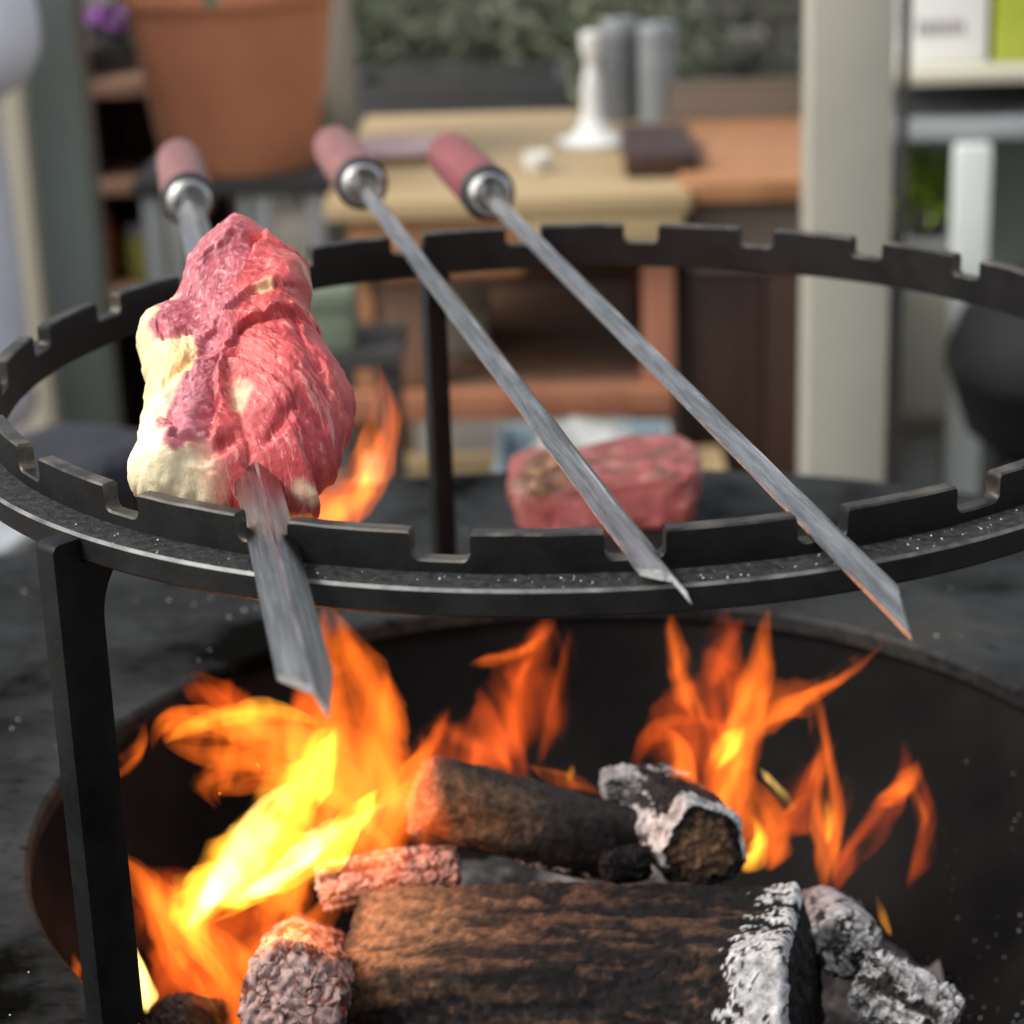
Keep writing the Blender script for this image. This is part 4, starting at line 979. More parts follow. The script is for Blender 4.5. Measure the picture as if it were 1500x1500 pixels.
FIRES = [('large bright yellow and orange flames at the left of the wood pile', (-0.1615, -0.111, 0.7953), [('orange', 0.01, [(-0.0873, -0.1, 0.9099, 0.0213), (-0.1206, -0.1, 0.95, 0.0386), (-0.1506, -0.1, 0.9758, 0.0418), (-0.18, -0.1, 0.9823, 0.0331), (-0.2034, -0.1, 0.9828, 0.0216), (-0.2112, -0.1, 0.9811, 0.007)]), ('yellow', 0.0028, [(-0.1264, -0.12, 0.9978, 0.0068), (-0.1465, -0.12, 1.0043, 0.0122), (-0.1703, -0.12, 1.0048, 0.0136), (-0.1913, -0.12, 0.9986, 0.0116), (-0.206, -0.12, 0.9877, 0.0027)]), ('orange', 0.007, [(-0.1222, -0.09, 0.9372, 0.0213), (-0.1495, -0.09, 0.9575, 0.0318), (-0.1742, -0.09, 0.9588, 0.0283), (-0.1926, -0.09, 0.9506, 0.0177), (-0.1873, -0.09, 0.9367, 0.0057)]), ('orange', 0.005, [(-0.1426, -0.11, 0.9746, 0.0173), (-0.1725, -0.11, 0.9943, 0.0206), (-0.1963, -0.11, 0.9987, 0.0158), (-0.21, -0.11, 0.9929, 0.0089), (-0.2145, -0.11, 0.9801, 0.0028)]), ('deep', 0.008, [(-0.1499, -0.08, 0.9683, 0.0249), (-0.177, -0.08, 0.9884, 0.0282), (-0.1938, -0.08, 1.0004, 0.0176), (-0.2001, -0.08, 1.0101, 0.0049)]), ('yellow', 0.01, [(-0.1891, -0.13, 0.8731, 0.0091), (-0.1961, -0.13, 0.8971, 0.0313), (-0.1714, -0.13, 0.9239, 0.038), (-0.147, -0.13, 0.9522, 0.0308), (-0.1318, -0.13, 0.9764, 0.0217), (-0.1216, -0.13, 0.993, 0.0149), (-0.1185, -0.13, 1.0, 0.004)]), ('white', 0.006, [(-0.1982, -0.14, 0.895, 0.0069), (-0.1808, -0.14, 0.918, 0.0189), (-0.1637, -0.14, 0.9406, 0.0238), (-0.1505, -0.14, 0.9593, 0.0186), (-0.1357, -0.14, 0.9777, 0.0084)]), ('yellow', 0.009, [(-0.191, -0.13, 0.895, 0.0139), (-0.1581, -0.13, 0.9159, 0.0242), (-0.129, -0.13, 0.9365, 0.0247), (-0.1073, -0.13, 0.9551, 0.0164), (-0.0932, -0.13, 0.9642, 0.0075), (-0.0688, -0.13, 0.975, 0.0027)]), ('white', 0.005, [(-0.1781, -0.14, 0.9082, 0.0069), (-0.1457, -0.14, 0.9287, 0.0154), (-0.1241, -0.14, 0.9454, 0.0136), (-0.1064, -0.14, 0.9582, 0.0047)]), ('orange', 0.012, [(-0.1079, -0.05, 0.8542, 0.0338), (-0.1169, -0.05, 0.8963, 0.0557), (-0.109, -0.05, 0.9412, 0.055), (-0.1069, -0.05, 0.9811, 0.0399), (-0.1197, -0.05, 1.0128, 0.0216), (-0.1268, -0.05, 1.0331, 0.01)]), ('deep', 0.012, [(-0.0888, -0.03, 0.8852, 0.0265), (-0.0873, -0.03, 0.9187, 0.0337), (-0.0787, -0.03, 0.9432, 0.0223), (-0.0666, -0.03, 0.9673, 0.0052)]), ('orange', 0.008, [(-0.1103, -0.08, 0.9078, 0.0144), (-0.0925, -0.08, 0.9394, 0.0179), (-0.0771, -0.08, 0.9627, 0.0121), (-0.0643, -0.08, 0.9877, 0.0028)]), ('orange', 0.01, [(-0.1786, -0.13, 0.8243, 0.0249), (-0.1886, -0.13, 0.8571, 0.0317), (-0.2069, -0.13, 0.8934, 0.0299), (-0.2222, -0.13, 0.9192, 0.0207), (-0.2302, -0.13, 0.9349, 0.0069)]), ('deep', 0.01, [(-0.1555, -0.1, 0.8465, 0.0434), (-0.187, -0.1, 0.8636, 0.0576), (-0.2175, -0.1, 0.8887, 0.0429), (-0.2355, -0.1, 0.9092, 0.0142)]), ('yellow', 0.004, [(-0.1826, -0.145, 0.838, 0.0035), (-0.1945, -0.145, 0.8663, 0.0062), (-0.2051, -0.145, 0.8863, 0.0062), (-0.2128, -0.145, 0.906, 0.0034)]), ('orange', 0.008, [(-0.1485, -0.15, 0.8683, 0.0172), (-0.1352, -0.15, 0.8877, 0.0261), (-0.1247, -0.15, 0.9068, 0.0157), (-0.121, -0.15, 0.9237, 0.0047)]), ('orange', 0.007, [(-0.1603, -0.14, 0.8902, 0.0138), (-0.1504, -0.14, 0.9095, 0.0206), (-0.1388, -0.14, 0.9286, 0.0137), (-0.1381, -0.14, 0.94, 0.0048)]), ('white', 0.006, [(-0.2221, -0.16, 0.8594, 0.0137), (-0.2217, -0.16, 0.8759, 0.0143), (-0.2243, -0.16, 0.8935, 0.0088), (-0.2261, -0.16, 0.904, 0.0027)]), ('orange', 0.005, [(-0.2435, -0.1, 0.9587, 0.0049), (-0.2327, -0.1, 0.9689, 0.0119), (-0.2226, -0.1, 0.9794, 0.0104), (-0.218, -0.1, 0.9923, 0.0035)]), ('orange', 0.004, [(-0.2592, -0.14, 0.8646, 0.0063), (-0.257, -0.14, 0.8734, 0.0063), (-0.2582, -0.14, 0.8825, 0.0028)]), ('deep', 0.008, [(-0.1586, -0.08, 0.9449, 0.0143), (-0.1425, -0.08, 0.9721, 0.0213), (-0.1375, -0.08, 0.9952, 0.0176), (-0.1437, -0.08, 1.0088, 0.0042)]), ('deep', 0.014, [(-0.075, -0.07, 0.8977, 0.0438), (-0.1032, -0.07, 0.9186, 0.069), (-0.1343, -0.07, 0.9474, 0.0612), (-0.1618, -0.07, 0.9679, 0.043), (-0.1864, -0.07, 0.9763, 0.0214)]), ('orange', 0.012, [(-0.1222, -0.04, 0.8828, 0.045), (-0.12, -0.04, 0.9243, 0.0482), (-0.1214, -0.04, 0.965, 0.044), (-0.1249, -0.04, 1.0009, 0.0291), (-0.1288, -0.04, 1.0284, 0.0144)]), ('yellow', 0.007, [(-0.1381, -0.13, 0.9577, 0.0137), (-0.1264, -0.13, 0.9801, 0.0237), (-0.1209, -0.13, 0.993, 0.0182), (-0.1183, -0.13, 1.0022, 0.0067)]), ('orange', 0.008, [(-0.1437, -0.14, 0.9055, 0.0206), (-0.153, -0.14, 0.9212, 0.0274), (-0.1449, -0.14, 0.9402, 0.0204)]), ('deep', 0.012, [(-0.2076, -0.07, 0.7953, 0.0526), (-0.2124, -0.07, 0.8298, 0.0558), (-0.2212, -0.07, 0.8595, 0.0443), (-0.2339, -0.07, 0.8848, 0.022)]), ('orange', 0.008, [(-0.157, -0.15, 0.8446, 0.0208), (-0.1692, -0.15, 0.8688, 0.0207), (-0.1782, -0.15, 0.8886, 0.0171), (-0.1873, -0.15, 0.9044, 0.0068)]), ('orange', 0.006, [(-0.1698, -0.16, 0.8904, 0.0136), (-0.1449, -0.16, 0.9053, 0.0169), (-0.1367, -0.16, 0.928, 0.0168), (-0.1389, -0.16, 0.9468, 0.0067)]), ('white', 0.005, [(-0.2186, -0.16, 0.8601, 0.0103), (-0.2186, -0.16, 0.872, 0.0123), (-0.22, -0.16, 0.8837, 0.0102), (-0.2222, -0.16, 0.8935, 0.0034)])]), ('thinner orange flames rising behind and right of the logs', (0.0848, 0.0271, 0.8106), [('deep', 0.008, [(-0.0336, 0.06, 0.8731, 0.0203), (-0.0386, 0.06, 0.9088, 0.0185), (-0.0348, 0.06, 0.9393, 0.0135), (-0.0231, 0.06, 0.9606, 0.0135), (-0.0099, 0.06, 0.9794, 0.0071)]), ('orange', 0.004, [(-0.0607, 0.06, 0.9507, 0.004), (-0.0491, 0.06, 0.9543, 0.0071), (-0.0311, 0.06, 0.9586, 0.0079), (-0.0169, 0.06, 0.969, 0.0087), (-0.0083, 0.06, 0.9807, 0.0039)]), ('deep', 0.006, [(-0.0575, 0.06, 0.8871, 0.0242), (-0.077, 0.06, 0.9031, 0.0201), (-0.0867, 0.06, 0.9134, 0.004)]), ('deep', 0.006, [(-0.0171, 0.06, 0.8861, 0.0162), (-0.0102, 0.06, 0.9213, 0.016), (-0.0035, 0.06, 0.9515, 0.0119), (0.0002, 0.06, 0.9749, 0.0055)]), ('orange', 0.004, [(-0.0282, 0.02, 0.9056, 0.0039), (-0.0128, 0.02, 0.8975, 0.0086), (0.0027, 0.02, 0.892, 0.007), (0.0182, 0.02, 0.8838, 0.0031)]), ('yellow', 0.004, [(-0.0042, 0.0, 0.9037, 0.0038), (-0.0026, 0.0, 0.9096, 0.0054), (-0.0009, 0.0, 0.9155, 0.0019)]), ('orange', 0.009, [(0.0855, 0.03, 0.8499, 0.0279), (0.0894, 0.03, 0.8894, 0.0316), (0.0991, 0.03, 0.9237, 0.0242), (0.1055, 0.03, 0.9574, 0.0155), (0.1107, 0.03, 0.9947, 0.01)]), ('yellow', 0.006, [(0.0771, 0.0, 0.9094, 0.0054), (0.0832, 0.0, 0.9211, 0.0122), (0.0901, 0.0, 0.9301, 0.0115), (0.0954, 0.0, 0.9367, 0.003)]), ('orange', 0.008, [(0.0894, 0.03, 0.9153, 0.0196), (0.1165, 0.03, 0.936, 0.0242), (0.1396, 0.03, 0.9461, 0.0171), (0.1587, 0.03, 0.9595, 0.0101), (0.1806, 0.03, 0.9773, 0.0023)]), ('orange', 0.008, [(0.0603, 0.04, 0.8631, 0.024), (0.0624, 0.04, 0.8895, 0.0183), (0.0586, 0.04, 0.9071, 0.0142), (0.0508, 0.04, 0.9194, 0.0047)]), ('orange', 0.006, [(0.075, 0.05, 0.9151, 0.0119), (0.0653, 0.05, 0.9412, 0.0158), (0.0588, 0.05, 0.967, 0.0133), (0.0565, 0.05, 0.9856, 0.007)]), ('deep', 0.006, [(0.0353, 0.06, 0.8805, 0.0121), (0.0456, 0.06, 0.9024, 0.0161), (0.0637, 0.06, 0.9129, 0.0176), (0.0837, 0.06, 0.9103, 0.012), (0.0957, 0.06, 0.8924, 0.0056)]), ('deep', 0.006, [(0.0797, 0.06, 0.9322, 0.012), (0.0877, 0.06, 0.9578, 0.0198), (0.0975, 0.06, 0.9789, 0.0142)]), ('orange', 0.008, [(0.1435, 0.02, 0.8183, 0.012), (0.1446, 0.02, 0.8494, 0.019), (0.1449, 0.02, 0.88, 0.0173), (0.1405, 0.02, 0.9103, 0.0148), (0.1355, 0.02, 0.9401, 0.0108), (0.1326, 0.02, 0.9527, 0.0031)]), ('yellow', 0.0045, [(0.1433, 0.01, 0.8547, 0.0031), (0.1439, 0.01, 0.8699, 0.0078), (0.1421, 0.01, 0.8851, 0.0047)]), ('deep', 0.006, [(0.1495, 0.02, 0.8625, 0.0102), (0.155, 0.02, 0.8841, 0.0071), (0.1586, 0.02, 0.897, 0.0031)]), ('orange', 0.008, [(0.1085, 0.0, 0.8455, 0.0156), (0.1103, 0.0, 0.8693, 0.0233), (0.1055, 0.0, 0.8909, 0.0154), (0.0985, 0.0, 0.9081, 0.0054)]), ('white', 0.005, [(0.1013, -0.02, 0.9202, 0.0019), (0.1081, -0.02, 0.9109, 0.006), (0.1157, -0.02, 0.9015, 0.0061), (0.1226, -0.02, 0.893, 0.0019)]), ('orange', 0.005, [(0.1179, 0.0, 0.8778, 0.0077), (0.1236, 0.0, 0.8841, 0.01), (0.1312, 0.0, 0.8946, 0.0039)]), ('deep', 0.006, [(0.1503, 0.03, 0.8126, 0.0105), (0.163, 0.03, 0.8393, 0.016), (0.1782, 0.03, 0.8655, 0.0175), (0.1894, 0.03, 0.8914, 0.0118), (0.1876, 0.03, 0.9152, 0.0039)]), ('deep', 0.005, [(0.195, 0.04, 0.8106, 0.0081), (0.2023, 0.04, 0.8376, 0.0121), (0.2023, 0.04, 0.8643, 0.0104), (0.1967, 0.04, 0.8951, 0.004)]), ('orange', 0.005, [(0.1706, 0.04, 0.8641, 0.0032), (0.1834, 0.04, 0.8735, 0.0136), (0.1931, 0.04, 0.8821, 0.0135), (0.1991, 0.04, 0.8942, 0.0032)]), ('orange', 0.005, [(0.2015, 0.04, 0.8385, 0.002), (0.2018, 0.04, 0.8554, 0.008), (0.1981, 0.04, 0.871, 0.0064), (0.1955, 0.04, 0.882, 0.0024)]), ('yellow', 0.0035, [(0.1639, -0.1, 0.8593, 0.0022), (0.1593, -0.1, 0.8703, 0.0057), (0.1547, -0.1, 0.8861, 0.0018)]), ('yellow', 0.007, [(0.0924, -0.03, 0.8608, 0.0076), (0.0991, -0.03, 0.8725, 0.0114), (0.0991, -0.03, 0.8894, 0.006), (0.0941, -0.03, 0.8978, 0.0019)]), ('orange', 0.005, [(0.059, -0.02, 0.8851, 0.0114), (0.0704, -0.02, 0.8933, 0.0129), (0.0742, -0.02, 0.9016, 0.0038)]), ('deep', 0.01, [(-0.0738, 0.06, 0.883, 0.0485), (-0.0489, 0.06, 0.9002, 0.0483), (-0.0319, 0.06, 0.9305, 0.0439), (-0.0192, 0.06, 0.9562, 0.0317), (-0.0107, 0.06, 0.9816, 0.0158)]), ('deep', 0.008, [(0.0553, 0.06, 0.8666, 0.0446), (0.0676, 0.06, 0.8974, 0.0483), (0.0837, 0.06, 0.9277, 0.0439), (0.0877, 0.06, 0.9578, 0.0317), (0.0877, 0.06, 0.9834, 0.0157)]), ('orange', 0.008, [(0.0974, 0.03, 0.8318, 0.028), (0.0934, 0.03, 0.863, 0.0397), (0.0894, 0.03, 0.8937, 0.0355), (0.0952, 0.03, 0.9238, 0.0274), (0.1048, 0.03, 0.949, 0.0155), (0.1085, 0.03, 0.9782, 0.0062)]), ('orange', 0.006, [(0.069, 0.02, 0.8687, 0.0236), (0.0652, 0.02, 0.8905, 0.0196), (0.0556, 0.02, 0.908, 0.0078)]), ('deep', 0.006, [(0.1162, 0.02, 0.8544, 0.0237), (0.1278, 0.02, 0.8761, 0.0275), (0.1352, 0.02, 0.9018, 0.0195), (0.1505, 0.02, 0.9185, 0.0062)])]), ('single orange flame tongue rising through the ring beside the raw beef', (-0.1088, -0.0247, 1.0562), [('orange', 0.018, [(-0.1473, -0.02, 1.0562, 0.0218), (-0.1262, -0.02, 1.0742, 0.0304), (-0.1088, -0.02, 1.0936, 0.0252), (-0.0983, -0.02, 1.1159, 0.0207), (-0.0951, -0.02, 1.1363, 0.0171), (-0.0962, -0.02, 1.1566, 0.0064)]), ('orange', 0.01, [(-0.1349, -0.03, 1.0634, 0.0144), (-0.115, -0.03, 1.0838, 0.0179), (-0.1009, -0.03, 1.106, 0.0156), (-0.0948, -0.03, 1.1282, 0.0127), (-0.0952, -0.03, 1.1484, 0.0049)]), ('yellow', 0.003, [(-0.1201, -0.025, 1.0765, 0.0036), (-0.1066, -0.025, 1.0933, 0.0057), (-0.098, -0.025, 1.1137, 0.0043), (-0.0951, -0.025, 1.1285, 0.0018)])])]
HOT = {'deep': 'deep', 'orange': 'orange', 'yellow': 'yellow', 'white': 'white'}
for fi, (label, base, tongues) in enumerate(FIRES):
    root = empty('fire', base)
    tag(root, label, 'fire')
    for ti, (mk, th, pts) in enumerate(tongues):
        P = [(p[0] - base[0], p[1] - base[1], p[2] - base[2], p[3]) for p in pts]
        link('flame', flame_mesh(P, th, fi * 10 + ti * 1.7), FM[mk + '_body'], root, smooth=180)
        wmax = max(p[3] for p in P)
        rs = random.Random(fi * 100 + ti)
        for q in range(0 if mk == 'haze' else 2 if wmax > 0.012 else 1 if wmax > 0.007 else 0):
            o0 = rs.uniform(-0.3, 0.3); ph = rs.uniform(0, 6.28); fq = rs.uniform(0.6, 1.3); wd = rs.uniform(0.34, 0.62)
            S_ = []
            for i, p in enumerate(P):
                d = Vector(P[min(i + 1, len(P) - 1)][:3]) - Vector(P[max(i - 1, 0)][:3])
                w_ax = d.cross(Vector((0, 1, 0.15))).normalized()
                k = (o0 + 0.16 * math.sin(ph + i * fq)) * p[3]
                c_ = Vector(p[:3]) + w_ax * k + Vector((0, rs.uniform(-1, 1) * th * 0.8, 0))
                S_.append((c_.x, c_.y, c_.z, p[3] * wd))
            link('flame_strand', flame_mesh(S_, th * rs.uniform(0.35, 0.6), ti * 3.1 + q, 24, 10), FM[mk], root, smooth=180)

# ------------------------------------------------------------------ salt grains and ash flakes
def grains(n, place, smin, smax, seed):
    rs = random.Random(seed)
    v, f = [], []
    for _ in range(n):
        x, y, z = place(rs)
        s = rs.uniform(smin, smax) * rs.uniform(0.6, 1.0)
        a = rs.uniform(0, 6.28)
        b0 = len(v)
        ca, sa = math.cos(a), math.sin(a)
        for dx, dy, dz in ((-1, -1, 0), (1, -1, 0), (1, 1, 0), (-1, 1, 0), (-0.7, -0.6, 1.3), (0.6, -0.7, 1.2), (0.7, 0.7, 1.4), (-0.6, 0.6, 1.1)):
            dx *= rs.uniform(0.7, 1.2); dy *= rs.uniform(0.7, 1.2)
            v.append((x + s * (dx * ca - dy * sa), y + s * (dx * sa + dy * ca), z + s * dz))
        for q in ((0, 3, 2, 1), (4, 5, 6, 7), (0, 1, 5, 4), (1, 2, 6, 5), (2, 3, 7, 6), (3, 0, 4, 7)):
            f.append(tuple(b0 + t for t in q))
    return mesh(v, f)
def on_ring(rs):
    a = R(rs.choice([-12, 4, 10, 24, 28, 34, -30, -20, 165, 140, 150]) + rs.gauss(0, 9)); r_ = rs.uniform(0.3025, 0.3165)
    return (r_ * math.sin(a), -r_ * math.cos(a), ZR - 0.0172)
tag(link('salt_grains', grains(190, on_ring, 0.00015, 0.00045, 3), M['salt']), 'coarse white salt grains scattered on the flat ring of the rack', 'salt', kind='stuff')
def on_plate(rs):
    while True:
        a = rs.uniform(0, 6.283); r_ = rs.uniform(hr + 0.008, 0.54)
        x, y = PC[0] + r_ * math.cos(a), PC[1] + r_ * math.sin(a)
        if not (-0.06 < x < 0.11 and 0.34 < y < 0.46): return (x, y, ZP - 0.0002)
tag(link('salt_grains', grains(220, on_plate, 0.0003, 0.0008, 4), M['salt']), 'coarse white salt grains scattered over the dark cooking plate', 'salt', kind='stuff')
def on_bowl(rs):
    a = rs.gauss(-0.35, 0.45); t = rs.random() ** 1.5
    i = t * 3.4
    pr = [(0.13, 0.68), (0.19, 0.725), (0.252, 0.785), (0.292, 0.850), (0.309, 0.8875)]
    k = min(int(i), 3); u = i - k
    r_ = pr[k][0] + (pr[k + 1][0] - pr[k][0]) * u; z = pr[k][1] + (pr[k + 1][1] - pr[k][1]) * u
    return (PC[0] + r_ * math.cos(a), PC[1] + r_ * math.sin(a), z)
tag(link('ash_flakes', grains(700, on_bowl, 0.00025, 0.0007, 5), M['flake']), 'small pale ash flakes stuck to the right wall of the fire bowl', 'ash', kind='stuff')

# ------------------------------------------------------------------ terrace behind: posts, bench, shelves, plants
def part_box(name, root, b, mat, bev=0.003):
    x, y, z = root.location
    return box(name, (b[0] - x, b[1] - x, b[2] - y, b[3] - y, b[4] - z, b[5] - z), mat, root, bev)

def post(label, xr, y, w, mat, h=2.7, foot=True):
    root = empty('post', ((xr[0] + xr[1]) / 2, y, 0))
    tag(root, label, 'post')
    hw = (xr[1] - xr[0]) / 2
    box('shaft', (-hw, hw, 0, w, 0.02, h), mat, root, 0.004)
    box('foot_plate', (-hw - 0.04, hw + 0.04, -0.04, w + 0.04, 0, 0.02), M['charcoal'], root, 0.003)
    return root
b = (-0.7957, -0.7168, 0.6007, 1.1196)
post('grey green square post at far left, left of the terracotta pot', b[:2], 2.2, 0.09, M['greypost'])
b = (-0.9767, -0.9377, 0.4864, 0.8908)
post('slim beige post just left of the grey green post', b[:2], 2.75, 0.05, M['beige'])
b = (-0.4556, -0.3971, 0.6062, 1.0025)
post('taupe square post right behind the terracotta pot', b[:2], 3.2, 0.07, M['taupe'])
b = (0.3022, 0.4018, 0.6529, 1.1579)
post('broad cream square post standing right of the brown cabinet', b[:2], 1.55, 0.10, M['cream'])
b = (0.4925, 0.5066, 0.4424, 0.9688)
post('thin dark post close behind the right of the cream post', b[:2], 2.1, 0.03, M['charcoal'])

def leaf_cloud(n, place, smin, smax, seed, droop=0.3):
    rs = random.Random(seed)
    v, f = [], []
    for _ in range(n):
        p = Vector(place(rs))
        s = rs.uniform(smin, smax)
        d = Vector((rs.gauss(0, 1), rs.gauss(0, 1), rs.gauss(0, 0.7) - droop)).normalized()
        w = d.cross(Vector((rs.gauss(0, 1), rs.gauss(0, 1), rs.gauss(0, 1)))).normalized()
        k = d.cross(w) * s * 0.12
        b0 = len(v)
        v += [p, p + d * s * 0.45 + w * s * 0.24 + k, p + d * s, p + d * s * 0.45 - w * s * 0.24 + k]
        f += [(b0, b0 + 1, b0 + 2), (b0, b0 + 2, b0 + 3)]
    return mesh(v, f)

def shrub(name, label, base, h, rad, mat, seed, n=900, leaf=(0.03, 0.07), group='shrubs along the back of the terrace', petals=None, cat='shrub'):
    root = empty(name, base)
    tag(root, label, cat, group)
    rs = random.Random(seed)
    lobes = [(rs.uniform(-0.6, 0.6) * rad, rs.uniform(-0.5, 0.5) * rad, h * rs.uniform(0.35, 0.85), rad * rs.uniform(0.35, 0.6)) for _ in range(9)]
    def pl(r_):
        q = r_.choice(lobes)
        d = Vector((r_.gauss(0, 1), r_.gauss(0, 1), r_.gauss(0, 1))).normalized() * q[3] * r_.uniform(0.4, 1.0)
        return (q[0] + d.x, q[1] + d.y, max(0.03, q[2] + d.z))
    v, f = [], []
    for i, q in enumerate(lobes[:6]):
        me = tube_mesh([(0.01 * i, 0, 0), (q[0] * 0.4, q[1] * 0.4, q[2] * 0.5), (q[0], q[1], q[2])], [0.012, 0.008, 0.004], 6)
        link('stem', me, M['stem'], root, 180)
    link('foliage', leaf_cloud(n, pl, leaf[0], leaf[1], seed), mat, root)
    if petals:
        link('blossom', leaf_cloud(petals[1], pl, 0.02, 0.035, seed + 5), petals[0], root)
    return root

# back of the terrace: dark board fence and shrubs
fr = empty('fence', (0, 7.2, 0))
tag(fr, 'dark weathered board fence along the back of the garden', 'fence')
for i in range(7):
    box('board', (-5.0, 5.5, -0.012, 0.012, 0.03 + i * 0.2, 0.215 + i * 0.2), M['fence'], fr, 0.004)
for i in range(7):
    box('post', (-5.0 + i * 1.72, -4.91 + i * 1.72, 0.013, 0.10, 0, 1.5), M['fence'], fr, 0.004)
rs = random.Random(12)
SH = [(-2.5, 6.2, 0.9, 0.55, 'leafdark', None, 'dark shrub behind the grey green post'), (-1.35, 6.4, 0.95, 0.5, 'leaf', None, 'olive shrub behind the terracotta pot'),
      (-0.75, 5.6, 0.85, 0.45, 'leaf', ('whitepetal', 26), 'olive shrub with white blossom right of the taupe post'), (-0.15, 5.9, 0.9, 0.5, 'leaf', ('whitepetal', 26), 'olive shrub with white blossom above the dark trough'),
      (0.35, 5.4, 0.8, 0.42, 'leaf', None, 'olive green shrub left behind the white candlestick'), (0.85, 5.8, 0.95, 0.5, 'leafdark', None, 'dark shrub behind the grey canisters'),
      (1.3, 5.0, 0.9, 0.45, 'leafdark', ('redpetal', 40), 'dark shrub with red flowers left of the cream post'), (2.1, 6.2, 1.0, 0.6, 'leafdark', None, 'dark shrub behind the right hand shelf')]
for i, (x, y, h, r_, mk, pt, lb) in enumerate(SH):
    shrub('shrub', lb, (x, y, 0), h, r_, M[mk], 40 + i, 1300, (0.04, 0.09), petals=(M[pt[0]], pt[1]) if pt else None)

# dark planter trough behind the bench
b = (-0.47, 0.0166, 0.6097, 0.7434)
tr = empty('planter_trough', ((b[0] + b[1]) / 2, 4.0, 0))
tag(tr, 'long charcoal planter trough behind the wooden bench', 'planter')
hw = (b[1] - b[0]) / 2
box('front_panel', (-hw, hw, -0.15, -0.13, 0.03, b[3]), M['charcoal'], tr)
box('back_panel', (-hw, hw, 0.13, 0.15, 0.03, b[3]), M['charcoal'], tr)
box('side_panel', (-hw, -hw + 0.02, -0.129, 0.129, 0.03, b[3]), M['charcoal'], tr)
box('side_panel', (hw - 0.02, hw, -0.129, 0.129, 0.03, b[3]), M['charcoal'], tr)
box('soil', (-hw + 0.021, hw - 0.021, -0.128, 0.128, 0.05, b[3] - 0.04), M['soil'], tr)
for x_ in (-hw + 0.05, hw - 0.09):
    box('foot', (x_, x_ + 0.04, -0.1, 0.1, 0, 0.029), M['charcoal'], tr)

# bench
bt = (-0.3103, 0.1744, 0.8006, 0.8449)
ZT = bt[3]
bench = empty('workbench', ((bt[0] + bt[1]) / 2, 2.35, 0))
tag(bench, 'wooden workbench with pale plank top standing behind the fire pit', 'workbench')
nb = 6
for i in range(nb):
    y0 = 2.0 + i * 0.13
    part_box('plank', bench, (bt[0] - 0.03, bt[1] + 0.01, y0, y0 + 0.126, ZT - 0.028, ZT + 0.0006 * (i % 3)), M['lightwood'])
xm = (-0.0586, 0.1726, 0.7971, 0.8903)
part_box('apron', bench, (bt[0], xm[0], 2.012, 2.035, ZT - 0.115, ZT - 0.029), M['orangewood'])
part_box('fascia', bench, (xm[0] + 0.001, bt[1], 2.004, 2.034, ZT - 0.072, ZT - 0.029), M['lightwood'])
lf = (-0.311, -0.2792, 0.5784, 0.7318); lr = (0.1161, 0.1616, 0.5668, 0.74)
for (x0, x1, mk) in ((lf[0], lf[1], 'orangewood'), (lr[0], lr[1], 'redwood')):
    part_box('leg', bench, (x0, x1, 2.036, 2.09, 0, ZT - 0.029), M[mk])
    part_box('leg', bench, (x0, x1, 2.70, 2.75, 0, ZT - 0.029), M[mk])
sh = (-0.3314, 0.1557, 0.5153, 0.5571)
part_box('rail', bench, (sh[0], sh[1], 2.0, 2.035, sh[2], sh[3]), M['redwood'])
part_box('shelf', bench, (lf[1] + 0.001, lr[0] - 0.001, 2.04, 2.69, sh[2] + 0.005, sh[3] - 0.005), M['brownwood'])
part_box('back_panel', bench, (lf[1] + 0.001, lr[0] - 0.001, 2.66, 2.685, sh[3], ZT - 0.03), M['brownwood'])
bb = (-0.2818, -0.207, 0.5523, 0.7238)
part_box('side_panel', bench, (bb[0], bb[1], 2.045, 2.06, sh[3], ZT - 0.13), M['brownwood'])

# things on and under the bench
b = (-0.1914, -0.1216, 0.476, 0.6244)
tag(box('storage_box', (b[0], b[1], 2.2, 2.42, sh[3] + 0.001, b[3]), M['taupe'], None, 0.006), 'taupe storage box standing on the lower shelf of the bench', 'box')
pc = (-0.2497, 2.35, 0.8638)
pl = link('plate', lathe_mesh([(0, 0), (0.05, 0), (0.058, 0.004), (0.088, 0.014), (0.09, 0.017), (0.056, 0.008), (0, 0.006)], 40), M['pink'], None, 60)
pl.location = (pc[0], 2.36, ZT + 0.002); tag(pl, 'pale pink and white plate on the left of the bench top', 'plate')
cpx = (0.0526, 2.45, 0.8479)
cs = empty('candlestick', (cpx[0], 2.42, ZT + 0.002))
tag(cs, 'tall slender white candlestick with flared base on the bench', 'candlestick')
link('base', lathe_mesh([(0, 0), (0.056, 0), (0.058, 0.006), (0.036, 0.014), (0.022, 0.03), (0.018, 0.045), (0, 0.045)], 32), M['white'], cs, 60)
link('stem', lathe_mesh([(0, 0.045), (0.0175, 0.045), (0.015, 0.09), (0.013, 0.11), (0.009, 0.12), (0.01, 0.135), (0, 0.135)], 28), M['white'], cs, 60)
link('candle_cup', lathe_mesh([(0, 0.135), (0.012, 0.135), (0.017, 0.15), (0.016, 0.175), (0.01, 0.178), (0, 0.17)], 28), M['white'], cs, 60)
cb = (-0.0358, 2.2, 0.8692)
cu = link('small_cup', lathe_mesh([(0, 0), (0.014, 0), (0.02, 0.012), (0.021, 0.026), (0.019, 0.027), (0.017, 0.014), (0, 0.004)], 24), M['white'], None, 60)
cu.location = (cb[0], 2.2, ZT + 0.002); tag(cu, 'tiny white cup left of the candlestick on the bench', 'cup')
b = (0.095, 0.193, 0.8238, 0.8793)
tag(box('serving_board', (b[0], b[1] + 0.01, 2.12, 2.4, ZT + 0.0015, ZT + 0.035), M['darkwood'], None, 0.006), 'dark reddish brown wooden board on the right of the bench top', 'board')
